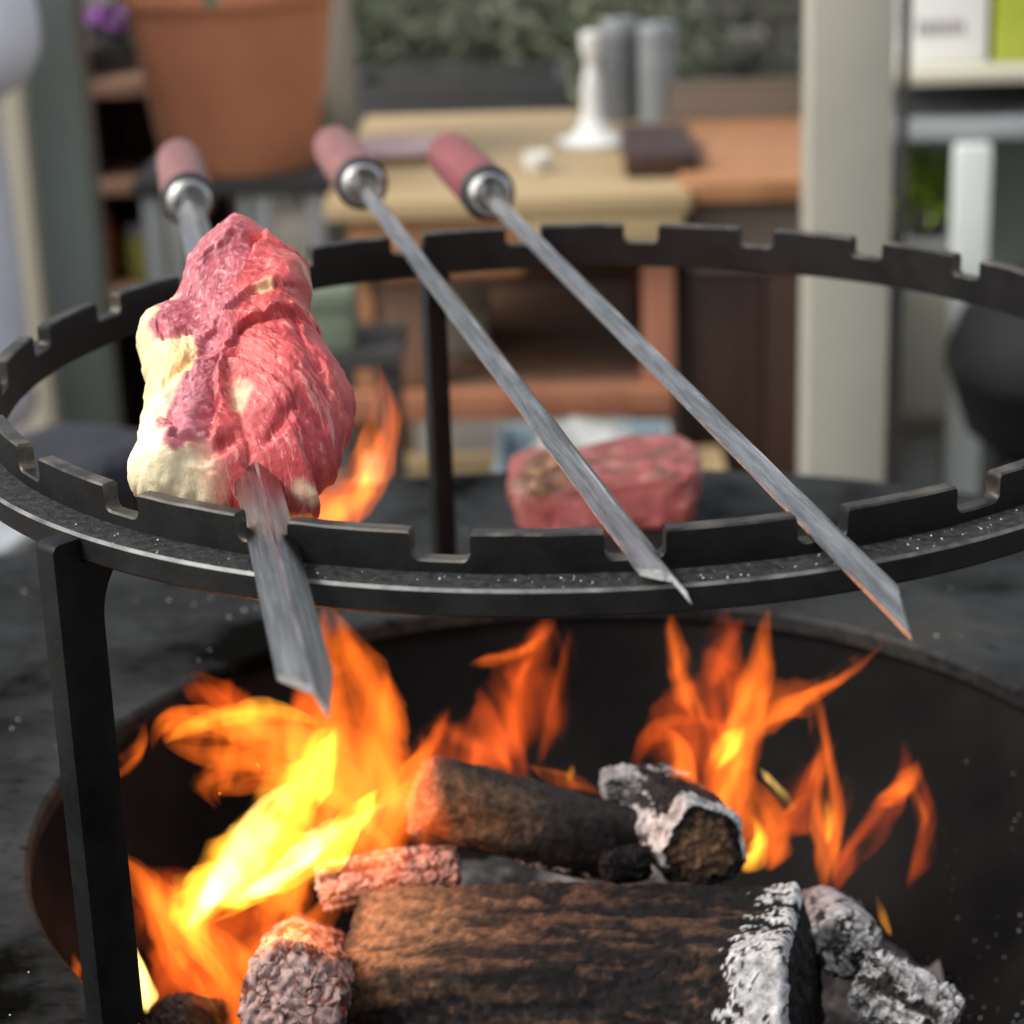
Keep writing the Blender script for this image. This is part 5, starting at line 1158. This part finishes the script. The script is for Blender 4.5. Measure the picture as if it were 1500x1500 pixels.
for q, (x0, x1, yt, Y_, mk, lb) in enumerate([((0.0721, 0.1355, 0.8747, 1.0116)[0], (0.0721, 0.1355, 0.8747, 1.0116)[1], (0.0721, 0.1355, 0.8747, 1.0116)[3], 2.66, 'glaze_grey', 'dull grey metal canister behind the candlestick'), ((0.1344, 0.1979, 0.8821, 1.0079)[0], (0.1344, 0.1979, 0.8821, 1.0079)[1], (0.1344, 0.1979, 0.8821, 1.0079)[3], 2.62, 'canister_pale', 'lighter grey metal canister at the right back of the bench')]):
    r_ = (x1 - x0) / 2; hh = yt - ZT
    cn = empty('canister', ((x0 + x1) / 2, Y_, ZT + 0.002)); tag(cn, lb, 'canister', 'canisters on the bench')
    link('body', lathe_mesh([(0, 0), (r_, 0), (r_, hh * 0.8), (r_ * 0.97, hh * 0.82), (0, hh * 0.82)], 32), M[mk], cn, 40)
    link('lid', lathe_mesh([(0, hh * 0.821), (r_ * 1.02, hh * 0.821), (r_ * 1.02, hh * 0.97), (r_ * 0.9, hh), (0, hh)], 32), M['canister_pale'], cn, 40)
b = (-0.0989, 0.1474, 0.505, 0.581)
ZC = (-0.3303, -0.091, 0.4449, 0.5139)[3] - 0.03
tray = empty('enamel_tray', ((b[0] + b[1]) / 2, 1.80, ZC + 0.002))
tag(tray, 'blue grey enamel tray with grey cloth under the front of the bench', 'tray')
hw = (b[1] - b[0]) / 2
box('tray_base', (-hw, hw, -0.13, 0.13, 0, 0.008), M['bluegrey'], tray)
for (q) in ((-hw, -hw + 0.008, -0.13, 0.13), (hw - 0.008, hw, -0.13, 0.13), (-hw + 0.009, hw - 0.009, -0.13, -0.122), (-hw + 0.009, hw - 0.009, 0.122, 0.13)):
    box('tray_wall', (*q, 0.0085, 0.045), M['bluegrey'], tray, 0.002)
v, f = [], []
for i in range(25):
    for j in range(19):
        x, y = -hw * 0.7 + hw * 1.5 * i / 24, -0.1 + 0.2 * j / 18
        e = min(i, 24 - i, j, 18 - j) / 4
        v.append((x, y, 0.012 + min(e, 1) * (0.045 + 0.025 * fbm((x, y, 0.3), 3, 9))))
for i in range(24):
    for j in range(18):
        f.append((i * 19 + j, (i + 1) * 19 + j, (i + 1) * 19 + j + 1, i * 19 + j + 1))
me = mesh(v, f)
bm = bmesh.new(); bm.from_mesh(me); ret = bmesh.ops.extrude_face_region(bm, geom=bm.faces[:])
for vv in ret['geom']:
    if isinstance(vv, bmesh.types.BMVert): vv.co.z = 0.0095
bmesh.ops.recalc_face_normals(bm, faces=bm.faces); bm.to_mesh(me); bm.free()
ct = link('folded_cloth', me, M['palegrey'], None, 180); ct.location = tray.location
tag(ct, 'rumpled grey cloth lying in the blue grey tray', 'cloth')
cr_ = empty('wooden_crate', (tray.location.x - 0.14, 1.80, 0)); tag(cr_, 'low pale wooden crate in front of the bench, carrying the tray', 'crate')
wd = (-0.2983, 0.2229, 0.5396, 0.5962); hw = (wd[1] - wd[0]) / 2; cx_ = (wd[0] + wd[1]) / 2 - cr_.location.x
for i in range(3):
    box('slat', (cx_ - hw, cx_ + hw, -0.15, -0.137, 0.02 + i * (ZC - 0.03) / 3, 0.01 + (i + 1) * (ZC - 0.03) / 3), M['lightwood'], cr_)
    box('slat', (cx_ - hw, cx_ + hw, 0.137, 0.15, 0.02 + i * (ZC - 0.03) / 3, 0.01 + (i + 1) * (ZC - 0.03) / 3), M['lightwood'], cr_)
    box('slat', (cx_ - hw, cx_ - hw + 0.013, -0.136, 0.136, 0.02 + i * (ZC - 0.03) / 3, 0.01 + (i + 1) * (ZC - 0.03) / 3), M['lightwood'], cr_)
    box('slat', (cx_ + hw - 0.013, cx_ + hw, -0.136, 0.136, 0.02 + i * (ZC - 0.03) / 3, 0.01 + (i + 1) * (ZC - 0.03) / 3), M['lightwood'], cr_)
box('lid_board', (cx_ - hw, cx_ + hw, -0.15, 0.15, ZC - 0.0125, ZC), M['lightwood'], cr_)
for sx in (cx_ - hw + 0.014, cx_ + hw - 0.044):
    for sy in (-0.136, 0.106):
        box('corner_post', (sx, sx + 0.03, sy, sy + 0.03, 0, ZC - 0.013), M['lightwood'], cr_)

# brown cabinet at the right of the bench
cbx = (0.1832, 0.3545, 0.7807, 0.8832)
cab = empty('cabinet', ((cbx[0] + cbx[1]) / 2, 2.3, 0))
tag(cab, 'dark brown wooden cabinet with orange top left of the cream post', 'cabinet')
zt = (0.1832, 0.3547, 0.7807, 0.8535)[3]
part_box('top_board', cab, (cbx[0] - 0.01, cbx[1] + 0.06, 2.03, 2.6, zt - 0.03, zt), M['orangewood'])
part_box('carcass', cab, (cbx[0], cbx[1] + 0.05, 2.08, 2.58, 0.05, zt - 0.031), M['darkwood'])
part_box('drawer_front', cab, (cbx[0] + 0.004, cbx[1] + 0.046, 2.06, 2.079, zt - 0.14, zt - 0.035), M['greywood'])
xm_ = (cbx[0] + cbx[1] + 0.05) / 2
for x0, x1 in ((cbx[0] + 0.004, xm_ - 0.002), (xm_ + 0.002, cbx[1] + 0.046)):
    dr = part_box('door', cab, (x0, x1, 2.06, 2.079, 0.07, zt - 0.145), M['darkwood'])
part_box('plinth', cab, (cbx[0] + 0.02, cbx[1] + 0.03, 2.1, 2.56, 0, 0.049), M['black'])
part_box('backboard', cab, (cbx[0], cbx[1] + 0.05, 2.581, 2.6, 0.05, (0.2055, 0.4095, 0.8471, 0.9171)[3]), M['greywood'])

# terracotta pot on its stand
pb = (-0.5001, 2.2, 0.8471)
stn = empty('pot_stand', (pb[0], 2.32, 0)); tag(stn, 'pale grey slatted stand under the terracotta pot', 'stand')
zs = pb[2]
box('top', (-0.15, 0.15, -0.13, 0.13, zs - 0.025, zs), M['charcoal'], stn)
for sx in (-0.14, 0.11):
    for sy in (-0.12, 0.09):
        box('leg', (sx, sx + 0.03, sy, sy + 0.03, 0, zs - 0.026), M['palegrey'], stn)
for (p0, p1) in ((360, 394), (400, 412)):
    pass
for q in ((-0.4914, -0.4768, 0.701, 0.8277), (-0.4706, -0.4392, 0.7002, 0.8269)):
    box('slat', (q[0] - pb[0], q[1] - pb[0], -0.12, -0.108, 0.1, zs - 0.026), M['palegrey'], stn)
box('stretcher', (-0.109, 0.109, -0.105, -0.085, 0.12, 0.15), M['palegrey'], stn)
box('stretcher', (-0.109, 0.109, 0.095, 0.115, 0.12, 0.15), M['palegrey'], stn)
pot = empty('plant_pot', (pb[0], 2.32, zs + 0.001)); tag(pot, 'large terracotta flower pot with rolled rim on the grey stand', 'plant pot')
S = 0.0011
rb, rt, hp = S * 107, S * 143, S * 232
link('bowl', lathe_mesh([(0, 0), (rb, 0), (rb + 0.003, 0.004), (rt, hp), (rt - 0.012, hp), (rb - 0.01, 0.014), (0, 0.014)], 64), M['terracotta'], pot, 40)
link('rim', lathe_mesh([(rt - 0.013, hp + 0.0005), (rt + 0.001, hp - 0.006), (rt + 0.011, hp), (rt + 0.014, hp + 0.05), (rt + 0.010, hp + 0.056), (rt - 0.008, hp + 0.056), (rt - 0.013, hp + 0.045)], 64), M['terracotta'], pot, 50)
link('soil', lathe_mesh([(0, hp + 0.03), (rt - 0.014, hp + 0.028), (rt - 0.014, hp + 0.01), (0, hp + 0.01)], 48), M['soil'], pot, 180)
pp = empty('pot_plant', (pb[0], 2.32, zs + hp + 0.03)); tag(pp, 'leafy green plant growing in the terracotta pot', 'plant')
link('foliage', leaf_cloud(420, lambda r_: (r_.gauss(0, 0.07), r_.gauss(0, 0.07), abs(r_.gauss(0.1, 0.07))), 0.04, 0.09, 77), M['leaf'], pp)
for i in range(5):
    a = i * 1.257
    link('stem', tube_mesh([(0.01 * math.cos(a), 0.01 * math.sin(a), 0), (0.04 * math.cos(a), 0.04 * math.sin(a), 0.09), (0.08 * math.cos(a), 0.08 * math.sin(a), 0.16)], [0.005, 0.004, 0.002], 6), M['stem'], pp, 180)

# dark shelf with jars, left of the pot
sb = (-0.8614, -0.736, 0.5222, 0.9733)
shf = empty('plant_shelf', ((sb[0] + sb[1]) / 2, 3.05, 0)); tag(shf, 'dark brown open shelf between the grey green post and pot', 'shelf')
x0, x1 = sb[0] - 0.02, sb[1] + 0.15
zl_ = [(-0.8479, -0.724, 0.8882, 0.9028)[3], (-0.8658, -0.7399, 0.6864, 0.7243)[3], (-0.8843, -0.7564, 0.4962, 0.5222)[3]]
for z in zl_:
    part_box('shelf_board', shf, (x0 + 0.021, x1 - 0.021, 2.9, 3.2, z - 0.03, z), M['brownwood'])
part_box('side_panel', shf, (x0, x0 + 0.02, 2.9, 3.2, 0, zl_[0] + 0.05), M['darkwood'])
part_box('side_panel', shf, (x1 - 0.02, x1, 2.9, 3.2, 0, zl_[0] + 0.05), M['darkwood'])
part_box('back_panel', shf, (x0, x1, 3.201, 3.215, 0.02, zl_[0] + 0.05), M['darkwood'])
q = (-0.8745, -0.8459, 0.5024, 0.6447)
bo = link('bottle', lathe_mesh([(0, 0), (0.016, 0), (0.017, 0.01), (0.017, 0.09), (0.008, 0.115), (0.007, 0.135), (0, 0.135)], 24), M['redorange'], None, 50)
bo.location = ((q[0] + q[1]) / 2, 2.98, zl_[2] + 0.001); tag(bo, 'orange red bottle on the lower dark shelf left of the pot', 'bottle')
q = (-0.8257, -0.7762, 0.5008, 0.63)
ja = empty('jar', ((q[0] + q[1]) / 2, 2.98, zl_[2] + 0.001)); tag(ja, 'yellow jar with pale lid on the lower dark shelf', 'jar')
link('body', lathe_mesh([(0, 0), (0.024, 0), (0.026, 0.01), (0.026, 0.07), (0.02, 0.08), (0, 0.08)], 28), M['yellowglass'], ja, 50)
link('lid', lathe_mesh([(0, 0.0805), (0.022, 0.0805), (0.022, 0.1), (0, 0.1)], 28), M['palegrey'], ja, 40)
q = (-0.8137, 3.0, 0.9865)
fl = empty('flowering_plant', (q[0], 3.03, zl_[0] + 0.001)); tag(fl, 'small potted plant with purple flowers on the dark shelf', 'plant')
link('pot', lathe_mesh([(0, 0), (0.03, 0), (0.04, 0.06), (0.036, 0.06), (0, 0.05)], 24), M['charcoal'], fl, 50)
link('foliage', leaf_cloud(120, lambda r_: (r_.gauss(0, 0.035), r_.gauss(0, 0.035), 0.06 + abs(r_.gauss(0, 0.03))), 0.02, 0.04, 5), M['leafdark'], fl)
link('blossom', leaf_cloud(90, lambda r_: (r_.gauss(0, 0.03), r_.gauss(-0.01, 0.03), 0.085 + abs(r_.gauss(0, 0.02))), 0.02, 0.035, 6), M['purple'], fl)

# green box and grey bottle behind the joint
q = (-0.3363, -0.2788, 0.7058, 0.7842)
lowt = empty('low_stool', ((q[0] + q[1]) / 2, 1.78, 0)); tag(lowt, 'low dark stool behind the raw beef, carrying a green box', 'stool')
zq = q[2] - 0.001
box('seat', (-0.09, 0.09, -0.08, 0.08, zq - 0.025, zq), M['charcoal'], lowt)
for sx in (-0.08, 0.055):
    for sy in (-0.07, 0.045):
        box('leg', (sx, sx + 0.025, sy, sy + 0.025, 0, zq - 0.026), M['charcoal'], lowt)
gb = empty('cardboard_box', ((q[0] + q[1]) / 2, 1.75, q[2])); tag(gb, 'dull green card box on the stool right of the raw beef', 'box')
hw = (q[1] - q[0]) / 2
box('carton', (-hw - 0.01, hw, -0.05, 0.05, 0, q[3] - q[2]), M['greenbox'], gb, 0.004)
box('flap', (-hw - 0.012, hw + 0.002, -0.053, -0.0505, (q[3] - q[2]) * 0.72, q[3] - q[2] + 0.002), M['greenbox'], gb, 0.001)

# steel side table with dark bag at the left
tp = [Vector(p) for p in ((-0.7833, 1.6164, 0.7), (-0.4687, 1.3119, 0.7))]
sdt = empty('side_table', (tp[1].x - 0.02, tp[1].y, 0), R(-14)); tag(sdt, 'pale grey metal side table at the left behind the rack', 'table')
box('table_top', (-0.75, 0.0, -0.36, 0.0, 0.682, 0.70), M['galv'], sdt, 0.006)
box('edge_band', (-0.75, 0.003, -0.366, -0.3605, 0.64, 0.702), M['charcoal'], sdt, 0.002)
box('front_panel', (-0.74, -0.005, -0.35, -0.335, 0.05, 0.638), M['black'], sdt, 0.002)  # black sheet added in place of the shade under the table
box('side_panel', (-0.02, -0.005, -0.334, -0.02, 0.05, 0.681), M['black'], sdt, 0.002)  # same added black, standing in for shade at the table's side
for sx in (-0.73, -0.06):
    for sy in (-0.33, -0.05):
        box('leg', (sx, sx + 0.03, sy, sy + 0.03, 0, 0.681), M['palegrey'], sdt)
def bag():
    P = []
    NU, NV = 48, 24
    for i in range(NV + 1):
        ph = -math.pi / 2 + math.pi * i / NV
        for j in range(NU):
            th = 2 * math.pi * j / NU
            sp = lambda t, e: math.copysign(abs(t) ** e, t)
            p = Vector((0.085 * sp(math.cos(ph), 0.45) * sp(math.cos(th), 0.5), 0.07 * sp(math.cos(ph), 0.45) * sp(math.sin(th), 0.5), 0.030 * sp(math.sin(ph), 0.5)))
            n = noise.fractal(p * 22, 0.6, 2, 3)
            p *= 1 + 0.09 * n
            p.z = max(p.z, -0.027)
            P.append(p)
    f = [(i * NU + j, i * NU + (j + 1) % NU, (i + 1) * NU + (j + 1) % NU, (i + 1) * NU + j) for i in range(NV) for j in range(NU)]
    return fix_normals(mesh(P, f))
bgp = (-0.5298, 1.1055, 0.7)
bg_ = link('pouch', bag(), M['navy'], None, 180); bg_.location = (bgp[0] - 0.005, bgp[1] + 0.06, 0.7275); bg_.rotation_euler = (0, 0, R(-16))
tag(bg_, 'dark navy soft pouch lying on the grey side table', 'pouch')

# shelf rack at the right
ux0 = (0.5308, 0.7322, 0.9207, 0.9474)
unit = empty('shelf_rack', (ux0[0] + 0.35, 2.6, 0)); tag(unit, 'pale green grey shelf rack behind the cream post at the right', 'shelf')
za, zb_ = ux0[3], (0.5327, 0.7356, 0.8452, 0.8723)[3]
x0, x1 = ux0[0] - 0.04, ux0[0] + 0.75
part_box('shelf_board', unit, (x0, x1, 2.4, 2.8, za - 0.02, za), M['beige'])
part_box('shelf_board', unit, (x0, x1, 2.38, 2.8, zb_ - 0.03, zb_), M['galv'])
part_box('shelf_board', unit, (x0, x1, 2.4, 2.8, 0.35, 0.37), M['greywood'])
part_box('back_panel', unit, (x0, x1, 2.801, 2.815, 0.1, za + 0.02), M['greypost'])
wp = (0.6186, 0.6732, 0.3813, 0.8218)
part_box('upright', unit, (wp[0], wp[1], 2.33, 2.369, 0, zb_ - 0.031), M['whitewood'])
part_box('upright', unit, (x1 - 0.05, x1, 2.33, 2.369, 0, zb_ - 0.031), M['whitewood'])
part_box('upright', unit, (x0, x0 + 0.04, 2.75, 2.80, 0, zb_ - 0.031), M['whitewood'])
pn = (0.5499, 0.6405, 0.3674, 0.5791)
part_box('side_board', unit, (pn[0], pn[1], 2.45, 2.465, pn[2], pn[3]), M['beige'])
q = (0.5585, 0.6895, 0.9347, 1.1113)
sg = empty('boxed_goods', ((q[0] + q[1]) / 2, 2.55, za + 0.001)); tag(sg, 'white box with a faded grey line of print on the shelf', 'box')
hw = (q[1] - q[0]) / 2; hh = q[3] - za
box('carton', (-hw, hw, -0.06, 0.06, 0, hh), M['white'], sg, 0.003)
zt_ = (0.5728, 0.6491, 0.9929, 1.0166)
for i in range(6):
    x = -hw * 0.72 + i * hw * 0.2
    box('print_mark', (x, x + hw * 0.15, -0.0612, -0.0605, zt_[2] - za, zt_[3] - za - (0.004 if i % 2 else 0)), M['ink'], sg, 0)
q = (0.7004, 0.7811, 0.9312, 1.1079)
yb = empty('boxed_goods', ((q[0] + q[1]) / 2, 2.56, za + 0.001)); tag(yb, 'yellow green box at the right edge of the shelf', 'box')
box('carton', (-(q[1] - q[0]) / 2, (q[1] - q[0]) / 2, -0.07, 0.07, 0, q[3] - za), M['limegreen'], yb, 0.003)
box('lid', (-(q[1] - q[0]) / 2 - 0.003, (q[1] - q[0]) / 2 + 0.003, -0.073, 0.073, q[3] - za + 0.0005, q[3] - za + 0.02), M['limegreen'], yb, 0.003)
q = (0.6103, 2.55, 0.6543)
gp = empty('herb_pot', (q[0], 2.55, q[2])); tag(gp, 'lime green herb plant in a small pot left of the white upright', 'plant')
link('pot', lathe_mesh([(0, 0), (0.028, 0), (0.036, 0.05), (0.03, 0.05), (0, 0.04)], 24), M['charcoal'], gp, 50)
link('foliage', leaf_cloud(260, lambda r_: (r_.gauss(0, 0.02), r_.gauss(0, 0.02), 0.04 + abs(r_.gauss(0.035, 0.03))), 0.02, 0.045, 15), M['leaflime'], gp)
hs = empty('plant_ledge', (q[0], 2.55, 0)); tag(hs, 'narrow grey pedestal carrying the lime green herb plant', 'pedestal')
box('column', (-0.03, 0.03, -0.03, 0.03, 0.02, q[2] - 0.02), M['palegrey'], hs)
box('cap', (-0.045, 0.045, -0.045, 0.045, q[2] - 0.0195, q[2] - 0.001), M['palegrey'], hs)
# black kettle grill
kp = (0.5935, 1.75, 0.6634)
kt = empty('kettle_grill', (kp[0] + 0.165, 1.95, 0)); tag(kt, 'black round kettle grill at the right edge behind the rack', 'grill')
zk = kp[2] - 0.075
link('kettle_bowl', lathe_mesh([(0, zk - 0.17), (0.1, zk - 0.155), (0.18, zk - 0.09), (0.21, zk), (0.2, zk), (0.17, zk - 0.08), (0, zk - 0.15)], 48), M['black'], kt, 60)
lid = link('kettle_lid', lathe_mesh([(0.213, zk + 0.001), (0.213, zk + 0.02), (0.19, zk + 0.08), (0.13, zk + 0.13), (0.05, zk + 0.155), (0, zk + 0.158), (0, zk + 0.15), (0.18, zk + 0.075), (0.2, zk + 0.001)], 48), M['black'], kt, 60)
link('lid_handle', tube_mesh([(-0.05, 0, zk + 0.152), (-0.045, 0, zk + 0.185), (0.045, 0, zk + 0.185), (0.05, 0, zk + 0.152)], [0.006] * 4, 8), M['brownwood'], lid, 60)
for i in range(3):
    a = 0.5 + i * 2.094
    link('leg', tube_mesh([(0.13 * math.cos(a), 0.13 * math.sin(a), zk - 0.135), (0.24 * math.cos(a), 0.24 * math.sin(a), 0.0)], [0.01, 0.01], 10), M['black'], kt, 60)

# ------------------------------------------------------------------ person in white at the left edge
def skin_mesh(name, pts, edges, radii, mat, parent, root_i=0, sub=2):
    me = bpy.data.meshes.new(name)
    me.from_pydata(pts, edges, [])
    me.update()
    o = link(name, me, mat, parent)
    md = o.modifiers.new('skin', 'SKIN')
    sv = me.skin_vertices[0].data
    for i, r_ in enumerate(radii):
        sv[i].radius = (r_, r_) if not hasattr(r_, '__len__') else r_
        sv[i].use_root = (i == root_i)
    md.use_smooth_shade = True
    sb_ = o.modifiers.new('sub', 'SUBSURF'); sb_.levels = sub; sb_.render_levels = sub
    return o
el = Vector((-0.7479, 1.95, 1.0547))
pr_ = empty('person', (el.x - 0.285, 2.02, 0), 0)
tag(pr_, 'person in white long sleeved jacket standing at the left edge, elbow bent', 'person')
E_ = el - Vector(pr_.location) - Vector((0.02, 0, 0))
# figure faces right and away; the near (right) arm is bent with the hand in front of the waist
J = {'pelvis': (0, 0, 0.95), 'waist': (0, 0, 1.08), 'chest': (0.0, 0, 1.30), 'neck': (0.0, 0, 1.47), 'head0': (0.01, -0.01, 1.55), 'head': (0.02, -0.02, 1.68),
     'shR': (0.18, -0.02, 1.40), 'elR': (E_.x, E_.y, E_.z + 0.02), 'wrR': (0.12, 0.17, 1.02), 'shL': (-0.18, 0, 1.40), 'elL': (-0.25, 0.03, 1.12), 'wrL': (-0.08, 0.2, 1.04),
     'hipR': (0.1, 0, 0.90), 'knR': (0.11, 0.02, 0.50), 'anR': (0.11, -0.02, 0.09), 'toR': (0.13, 0.13, 0.035), 'hipL': (-0.1, 0, 0.90), 'knL': (-0.11, 0.04, 0.50), 'anL': (-0.11, 0.0, 0.09), 'toL': (-0.13, 0.15, 0.035)}
RA = {'pelvis': (0.15, 0.11), 'waist': (0.14, 0.10), 'chest': (0.16, 0.11), 'neck': 0.055, 'head0': 0.06, 'head': (0.078, 0.095), 'shR': 0.06, 'elR': 0.036, 'wrR': 0.028, 'shL': 0.06, 'elL': 0.04, 'wrL': 0.028,
      'hipR': 0.085, 'knR': 0.055, 'anR': 0.037, 'toR': 0.035, 'hipL': 0.085, 'knL': 0.055, 'anL': 0.037, 'toL': 0.035}
ED = [('pelvis', 'waist'), ('waist', 'chest'), ('chest', 'neck'), ('neck', 'head0'), ('head0', 'head'), ('chest', 'shR'), ('shR', 'elR'), ('elR', 'wrR'), ('chest', 'shL'), ('shL', 'elL'), ('elL', 'wrL'),
      ('pelvis', 'hipR'), ('hipR', 'knR'), ('knR', 'anR'), ('anR', 'toR'), ('pelvis', 'hipL'), ('hipL', 'knL'), ('knL', 'anL'), ('anL', 'toL')]
def sub_fig(name, keys, grow, mat, extra=None):
    ks = [k for k in J if k in keys]
    pts = [J[k] for k in ks]; ed = [(ks.index(a), ks.index(b)) for a, b in ED if a in ks and b in ks]
    rad = [tuple(t + grow for t in RA[k]) if hasattr(RA[k], '__len__') else RA[k] + grow for k in ks]
    return skin_mesh(name, pts, ed, rad, mat, pr_, 0)
# body with hands: fingers are short chains rooted in the palm
pts = [Vector(J[k]) for k in J]; ks = list(J); ed = [(ks.index(a), ks.index(b)) for a, b in ED]; rad = [RA[k] for k in ks]
for s_, w_, e_ in ((1, 'wrR', 'elR'), (-1, 'wrL', 'elL')):
    W_, Ee = Vector(J[w_]), Vector(J[e_]); d = (W_ - Ee).normalized(); sd_ = d.cross(Vector((0, 0, 1))).normalized()
    pts.append(W_ + d * 0.05); rad.append((0.036, 0.018)); pi_ = len(pts) - 1; ed.append((ks.index(w_), pi_))
    for q, (off, ln) in enumerate(((-0.027, 0.07), (-0.009, 0.08), (0.009, 0.075), (0.027, 0.06))):
        a0 = W_ + d * 0.09 + sd_ * off; pts.append(a0); rad.append(0.011); i0 = len(pts) - 1; ed.append((pi_, i0))
        pts.append(a0 + d * ln * 0.5 + Vector((0, 0, -0.008))); rad.append(0.009); ed.append((i0, len(pts) - 1))
        pts.append(a0 + d * ln * 0.85 + Vector((0, 0, -0.03))); rad.append(0.007); ed.append((len(pts) - 2, len(pts) - 1))
    pts.append(W_ + d * 0.05 + sd_ * (-0.045 * s_)); rad.append(0.012); ed.append((pi_, len(pts) - 1))
    pts.append(W_ + d * 0.085 + sd_ * (-0.06 * s_)); rad.append(0.009); ed.append((len(pts) - 2, len(pts) - 1))
skin_mesh('body', [tuple(p) for p in pts], ed, rad, M['skin'], pr_, 0)
sub_fig('jacket', ('pelvis', 'waist', 'chest', 'neck', 'shR', 'elR', 'wrR', 'shL', 'elL', 'wrL'), 0.034, M['shirt'])
for q in ('R', 'L'):
    sub_fig('trouser_leg', ('hip' + q, 'kn' + q, 'an' + q), 0.006, M['trouser'])
for q in ('R', 'L'):
    sub_fig('shoe', ('an' + q, 'to' + q), 0.012, M['black'])
v, f = [], []
for i in range(15):
    z = 1.06 - 0.52 * i / 14
    for j in range(28):
        a = 2 * math.pi * j / 28
        r1, r2 = 0.225 + 0.02 * i / 14, 0.19 + 0.03 * i / 14
        w = 1 + 0.03 * math.sin(5 * a + 0.3 * i) * i / 14
        v.append((r1 * w * math.cos(a), r2 * w * math.sin(a), z))
for i in range(14):
    for j in range(28):
        f.append((i * 28 + j, i * 28 + (j + 1) % 28, (i + 1) * 28 + (j + 1) % 28, (i + 1) * 28 + j))
ap = link('long_apron', mesh(v, f), M['shirt'], pr_, 180)
so = ap.modifiers.new('thick', 'SOLIDIFY'); so.thickness = 0.004
hd = Vector(J['head'])
v = lathe_mesh([(0, 0.125), (0.05, 0.115), (0.09, 0.07), (0.105, 0.01), (0.1, -0.04), (0.085, -0.06), (0.08, -0.05), (0.09, 0.0), (0.07, 0.07), (0, 0.1)], 28)
ho = link('hair', v, M['hair'], pr_, 180); ho.location = hd + Vector((0, -0.012, 0.015)); ho.scale = (0.9, 1.05, 1)
for sx in (-0.032, 0.032):
    e = link('eye', lathe_mesh([(0, -0.012), (0.009, -0.008), (0.012, 0), (0.009, 0.008), (0, 0.012)], 14), M['white'], pr_, 180); e.location = hd + Vector((sx, 0.085, -0.005))
link('nose', tube_mesh([hd + Vector((0, 0.093, 0.0)), hd + Vector((0, 0.118, -0.035)), hd + Vector((0, 0.095, -0.045))], [0.008, 0.014, 0.01], 10), M['skin'], pr_, 180)
link('mouth', tube_mesh([hd + Vector((-0.024, 0.088, -0.068)), hd + Vector((0, 0.098, -0.07)), hd + Vector((0.024, 0.088, -0.068))], [0.003, 0.006, 0.003], 8), M['pink'], pr_, 180)
for sx in (-1, 1):
    e = link('ear', lathe_mesh([(0, -0.03), (0.014, -0.02), (0.018, 0.005), (0.012, 0.027), (0, 0.032)], 14), M['skin'], pr_, 180); e.location = hd + Vector((sx * 0.088, -0.005, -0.02)); e.scale = (0.5, 1, 1)
